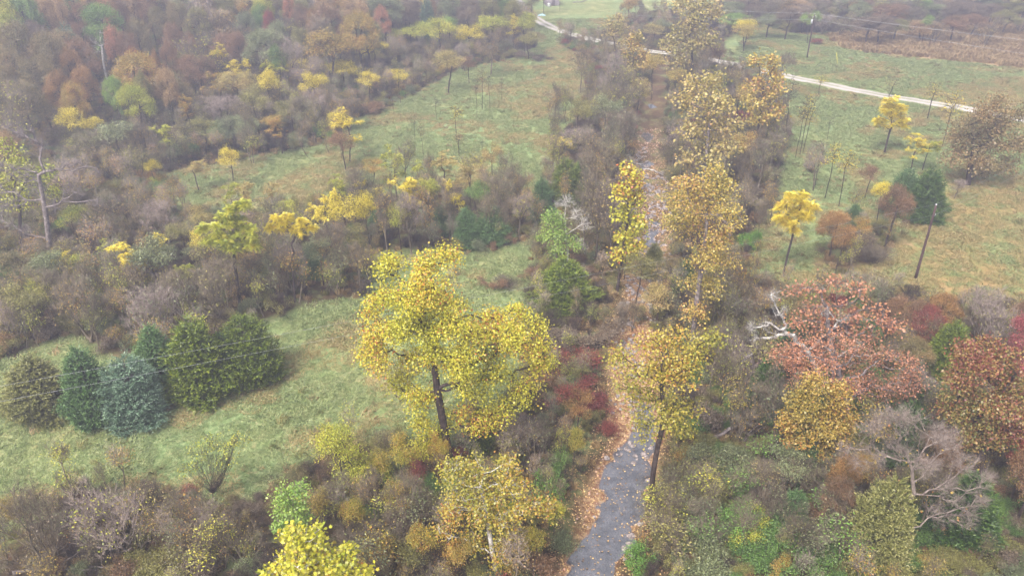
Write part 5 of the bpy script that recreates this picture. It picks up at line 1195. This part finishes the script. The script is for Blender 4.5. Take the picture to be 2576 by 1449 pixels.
# undergrowth: low bushes, brambles
def bt(kind,i,pal,stem='dark'):
    T=tmpl(kind,i); 
    return T
def merged(kind,i):
    """stems, twigs and leaves of one bush in one mesh with three material slots"""
    T=tmpl(kind,i); ms=[m for m in (T['wood'],T['twig'],T['leaf']) if m is not None]; V=[];Fs={};t=[];v=[];mi={};n=0
    for s,m in enumerate(ms):
        co=np.zeros(len(m.vertices)*3,np.float32); m.vertices.foreach_get('co',co); co=co.reshape(-1,3); V.append(co)
        li=np.zeros(len(m.loops),np.int32); m.loops.foreach_get('vertex_index',li); lt=np.zeros(len(m.polygons),np.int32); m.polygons.foreach_get('loop_total',lt); ls=np.zeros(len(m.polygons),np.int32); m.polygons.foreach_get('loop_start',ls)
        for k in np.unique(lt):
            w=ls[lt==k]; f=li[w[:,None]+np.arange(k)]+n; Fs.setdefault(k,[]).append((f,s))
        if 't' in m.attributes:
            a=np.zeros(len(co),np.float32); m.attributes['t'].data.foreach_get('value',a); b=np.zeros(len(co),np.float32); m.attributes['v'].data.foreach_get('value',b)
        else: a=b=np.zeros(len(co),np.float32)
        t.append(a); v.append(b); n+=len(co)
    Fl=[];M=[]
    for k,l in Fs.items():
        for f,s in l: Fl.append(f); M.append(np.full(len(f),s))
    me=mesh_from(kind+'_all',np.concatenate(V),Fl,dict(t=np.concatenate(t),v=np.concatenate(v)))
    me.polygons.foreach_set('material_index',np.concatenate(M).astype(np.int32))
    for m in ms: me.materials.append(LM['grn'])
    return me,len(ms)
UT=[]
for kind,i in (('bush',0),('bush',1),('bush',2),('twig',0),('twig',1),('twig',2)):
    m,ns=merged(kind,i)
    for pal in ('oliv','rus','sage','pur','gold','grn','red','brn'):
        UT.append((m,([BK['dark']] if ns==2 else [BK['twig'],BK['twig']])+[LM[pal]],kind,pal))
SB=len(UT)
for i in range(4):
    m,ns=merged('slim',i)
    for pal in ('oliv','brn','gold','sage','ygr','sycg'): UT.append((m,[BK['twig'],BK[('twig','pale')[i%2]],LM[pal]],'slim',pal))
def pick(X,Y,seed,wts,slim=.22):
    """choose bush kind+palette in patches, so neighbours resemble each other"""
    r=np.random.default_rng(seed); n=len(X); a=(vnoise(X,Y,7,seed)*.65+vnoise(X,Y,2.5,seed+1)*.35-.5)*1.7+.5; a=np.clip(a+r.normal(0,.12,n),0,.999)
    cw=np.cumsum(np.array([w_ for _,w_ in wts],float)); cw/=cw[-1]; pi=np.searchsorted(cw,a); names=[p for p,_ in wts]
    tw=vnoise(X,Y,5,seed+2)*.6+r.random(n)*.4
    out=np.zeros(n,int)
    for k in range(n):
        if seed==51 and X[k]>12 and Y[k]<64 and r.random()<.5:
            q=r.integers(3); pal=('grn','grn','sage','oliv')[r.integers(4)]; out[k]=next(j for j,u in enumerate(UT) if u[2]=='bush' and u[3]==pal and u[0] is UT[q*8][0]); continue
        if r.random()<slim: out[k]=SB+int(r.integers(24)); continue
        kind='twig' if tw[k]<.4 else 'bush'; q=r.integers(3); pal=names[pi[k]]
        out[k]=next(j for j,u in enumerate(UT) if u[2]==kind and u[3]==pal and u[0] is UT[(3*(kind=='twig')+q)*8][0])
    return out
TMP=[(u[0],u[1]) for u in UT]
NB=[WOODP[1]]
X,Y=scatter([WOODP[1]],1.35,.6,11,lambda X,Y:(cdist(X,Y)>np.where(Y<85,1.0,.3))&(vnoise(X,Y,3.5,77)>.16)&(rdist(X,Y)>2.2))
sc_=np.random.default_rng(3).uniform(.3,.72,len(X))*(.75+.55*vnoise(X,Y,5,78))
ki=pick(X,Y,51,[('pur',2.2),('rus',1.6),('brn',2),('oliv',2.2),('sage',1.6),('gold',1),('grn',1),('red',.5)])
gn_scatter('creekside_undergrowth','low mixed brambles and brush along the creek',np.column_stack([X,Y]),terrain(X,Y)-.05,taller(sc_,ki),TMP,ki)
X,Y=scatter([WOODP[0]],1.75,.8,12,lambda X,Y:(vnoise(X,Y,4,79)>.2)&(Y<250)&(rdist(X,Y)>2.2))
sc_=np.random.default_rng(4).uniform(.4,.85,len(X))*(.75+.55*vnoise(X,Y,5,80))
ki=pick(X,Y,61,[('pur',1.2),('brn',2.6),('oliv',3),('sage',2),('rus',1.3),('gold',1),('grn',.8)],slim=.36)
gn_scatter('forest_undergrowth','purple and olive brush under the hillside trees',np.column_stack([X,Y]),terrain(X,Y)-.05,taller(sc_,ki),TMP,ki)
X,Y=scatter([WOODP[2],WOODP[3],WOODP[4]],1.8,.9,13,lambda X,Y:(vnoise(X,Y,4,81)>.28)|(Y>170))
sc_=np.random.default_rng(5).uniform(.35,.8,len(X))*np.where(Y>170,1.5,1)
ki=pick(X,Y,71,[('pur',3),('brn',2),('oliv',2),('sage',1.5),('rus',1.2)])
gn_scatter('belt_undergrowth','brown and grey brush under the tree belts',np.column_stack([X,Y]),terrain(X,Y)-.05,taller(sc_,ki),TMP,ki)
# far-off wood beyond the field, one mass
FW=[(-230,262),(-60,262),(-10,285),(30,300),(60,300),(85,262),(120,250),(240,238),(420,250),(420,420),(-420,420),(-420,180),(-220,180)]
X,Y=scatter([FW],7,2.8,14,None,(-420,420,170,420))
OT=[]
for i in range(3):
    for kind in('oak','bare'):
        m,ns=merged(kind,i)
        for pal in('pur','sage','oliv','rus'): OT.append((m,([BK['dark'],LM[pal]] if kind=='oak' else [BK['twig'],BK['twig'],LM[pal]])))
gn_scatter('far_wood','misty far-off wood reading as one mass',np.column_stack([X,Y]),terrain(X,Y)-.1,np.random.default_rng(6).uniform(.7,1.1,len(X)),OT,np.random.default_rng(7).integers(0,len(OT),len(X)))
# grass tufts
def tuft(seed,n,R,h,wd,lean=.6):
    r=np.random.default_rng(seed); a=r.random(n)*6.28; q=np.sqrt(r.random(n))*R; P=np.stack([np.cos(a)*q,np.sin(a)*q,np.zeros(n)-.02],-1)
    b=r.random(n)*6.28; flow=np.array([.5,.2,0]); d=unit(np.stack([np.cos(b),np.sin(b),np.zeros(n)],-1)*lean+flow*lean*.6+np.array([0,0,1.])*(.35+.4*r.random(n))[:,None])
    s=unit(np.cross(d,np.array([0,0,1.])+r.normal(0,.3,(n,3)))); L=(h*(r.random(n)*.8+.5))[:,None]; w_=wd
    V=np.stack([P-s*w_,P+s*w_,P+d*L*.6+s*w_*.8,P+d*L-np.array([0,0,1.])*L*.25,P+d*L*.6-s*w_*.8],1).reshape(-1,3)
    F=np.arange(n*5).reshape(-1,5); c=vnoise(P[:,0]+20,P[:,1]+20,.5,seed); t=np.clip(.35*r.random(n)+.75*c-.05,0,1)
    return mesh_from('tuft',V,[F],dict(t=np.repeat(t,5),v=np.repeat(r.random(n),5)))
GT=[]
for i in range(3):
    m=tuft(i,260,1.0,.34,.016); m.materials.append(LM['grs']); GT+= [(m,[LM['grs']]),(m,[LM['grd']])]
MEAD=[ZP([(-300,860),(-300,1800),(900,1800),(1450,1000),(1420,120),(1300,60),(800,300),(380,420),(380,560),(700,760)]),ZP([(1860,-20),(1860,760),(2900,900),(2900,60),(2100,60)]),ZP([(1290,-30),(1600,-30),(1880,160),(1500,330),(1290,140)])]
litP=[WOODP[i] for i in range(5)]
def inany(X,Y,PL):
    m=np.zeros(len(X),bool)
    for P in PL: m|=inpoly(X,Y,P)
    return m
X,Y=scatter(MEAD,1.05,.5,15,lambda X,Y:(~inany(X,Y,litP+[TAN]))&(cdist(X,Y)>1.2)&(rdist(X,Y)>.2)&(Y<235))
dr=inany(X,Y,DRY)|(vnoise(X,Y,6,90)>.6); r_=np.random.default_rng(8)
ki=r_.integers(0,3,len(X))*2+(dr&(r_.random(len(X))<.75))
gn_scatter('meadow_grass','short green meadow grass with straw coloured tufts',np.column_stack([X,Y]),terrain(X,Y,False)-.01,r_.uniform(.6,1.25,len(X))*(.6+.8*vnoise(X,Y,3,91)),GT,ki)
# dead stalks and weeds standing in the meadow
WT=[]
for i in range(3):
    m=tuft(50+i,46,.55,.75,.016,.35); m.materials.append(LM['str']); WT+=[(m,[LM['str']]),(m,[LM['brn']]),(m,[LM['oliv']])]
X,Y=scatter(MEAD,2.3,1.1,18,lambda X,Y:(~inany(X,Y,litP+[TAN]))&(cdist(X,Y)>1.2)&(rdist(X,Y)>.4)&(vnoise(X,Y,5,97)>.5)&(Y<200)); r_=np.random.default_rng(12)
gn_scatter('meadow_weeds','dead stalks and low weeds standing in the meadow grass',np.column_stack([X,Y]),terrain(X,Y,False)-.02,r_.uniform(.4,1.1,len(X)),WT,r_.integers(0,9,len(X)))
# tall tan grass beyond the far lawn, and rough tall grass on the wood edges
TT=[]
for i in range(3):
    m=tuft(20+i,150,.9,1.25,.03,.28); m.materials.append(LM['str']); TT+=[(m,[LM['str']]),(m,[LM['tanp']]),(m,[LM['str']])]
X,Y=scatter([TAN],1.5,.7,16,None,(40,260,150,300)); r_=np.random.default_rng(9)
gn_scatter('tall_dry_grass','tall tan grass filling the field beyond the lawn',np.column_stack([X,Y]),terrain(X,Y,False),r_.uniform(.7,1.3,len(X)),TT,np.where(r_.random(len(X))<.55,r_.integers(0,3,len(X))*3,r_.integers(0,9,len(X))))
X,Y=scatter(litP[:2]+litP[3:],1.5,.7,17,lambda X,Y:(cdist(X,Y)>.8)&(Y<190)&(vnoise(X,Y,5,96)>.45)); r_=np.random.default_rng(10)
gn_scatter('rough_grass','rough brown and olive grass between the bushes',np.column_stack([X,Y]),terrain(X,Y),r_.uniform(.3,.6,len(X)),TT+[(m,[LM['oliv']]) for m,_ in TT[::3]],r_.integers(0,12,len(X)))
# fallen leaves and pebbles along the stream
r_=np.random.default_rng(21); n=34000
Yf=r_.uniform(30,125,n); Xf=np.interp(Yf,[p[1] for p in CHP],[p[0] for p in CHP])+r_.normal(0,3.6,n); Zf=np.maximum(terrain(Xf,Yf),WZ)+.03
ok=(Zf>WZ+.05)|(r_.random(n)<.12); Xf,Yf,Zf=Xf[ok],Yf[ok],Zf[ok]; n=len(Xf)
a=r_.random(n)*6.28; s=r_.uniform(.04,.1,n); ux,uy=np.cos(a)*s,np.sin(a)*s; tl=r_.normal(0,.03,(n,4))
V=np.stack([np.stack([Xf+ux*p-uy*q,Yf+uy*p+ux*q,Zf+np.abs(tl[:,k])],-1) for k,(p,q) in enumerate(((1,0),(0,.7),(-1,0),(0,-.7)))],1).reshape(-1,3)
fl=link('fallen_leaves',mesh_from('fallen_leaves',V,[np.arange(n*4).reshape(-1,4)],dict(t=np.repeat(r_.random(n),4),v=np.repeat(r_.random(n),4))),None,leaf_material('fallen_leaf_litter',[(0,(102,78,54)),(.35,(148,116,78)),(.7,(184,150,104)),(1,(200,170,108))],.05)); fl['kind']='stuff'; fl['label']='fallen leaves on the gravel bar and floating on the stream'
RMm=[(m,[ROCK]) for m in RM]
n=5200; Yp=r_.uniform(30,140,n)**1.0; Xp=np.interp(Yp,[p[1] for p in CHP],[p[0] for p in CHP])+r_.normal(0,2.3,n); k=cdist(Xp,Yp)<.2; Xp,Yp=Xp[k],Yp[k]
PEB=NT('tan_pebble'); PEB.bsdf(PEB.ramp(PEB.new('ShaderNodeObjectInfo').outputs['Random'],[(0,(120,90,74)),(.4,(170,132,104)),(.7,(190,160,136)),(1,(128,116,116))]),.8,.2); PEB=PEB.m
gn_scatter('gravel','tan pebbles and cobbles of the creek bed',np.column_stack([Xp,Yp]),terrain(Xp,Yp)+.01,r_.uniform(.04,.13,len(Xp)),[(m,[PEB]) for m in RM],r_.integers(0,4,len(Xp)))
n=900; Yp=r_.uniform(34,130,n); Xp=np.interp(Yp,[p[1] for p in CHP],[p[0] for p in CHP])+r_.normal(0,1.9,n); k=(cdist(Xp,Yp)<.1)&(vnoise(Xp,Yp,3,98)>.45); Xp,Yp=Xp[k],Yp[k]
gn_scatter('cobbles','wet cobbles breaking the surface of the shallow creek',np.column_stack([Xp,Yp]),terrain(Xp,Yp)+.07,r_.uniform(.16,.36,len(Xp)),[(m,[ROCK]) for m in RM],r_.integers(0,4,len(Xp)))
# ------------------------------------------------------------------ haze
def haze():
    V=[(x,y,z) for z in (-6,62) for x,y in((-1700,-1700),(1700,-1700),(1700,1800),(-1700,1800))]
    F=np.array([(0,3,2,1),(4,5,6,7),(0,1,5,4),(1,2,6,5),(2,3,7,6),(3,0,4,7)])
    m=bpy.data.materials.new('haze'); m.use_nodes=True; t=m.node_tree; t.nodes.clear(); o=t.nodes.new('ShaderNodeOutputMaterial'); v=t.nodes.new('ShaderNodeVolumePrincipled')
    v.inputs['Color'].default_value=HAZE_COLOR+(1,); v.inputs['Density'].default_value=HAZE_DENSITY; v.inputs['Anisotropy'].default_value=0.45
    t.links.new(v.outputs[0],o.inputs['Volume'])
    h=link('haze',mesh_from('haze',V,[F]),None,m); h['kind']='stuff'; h['label']='pale even morning haze'
    return h
haze()
print('objects',len(sc.objects))
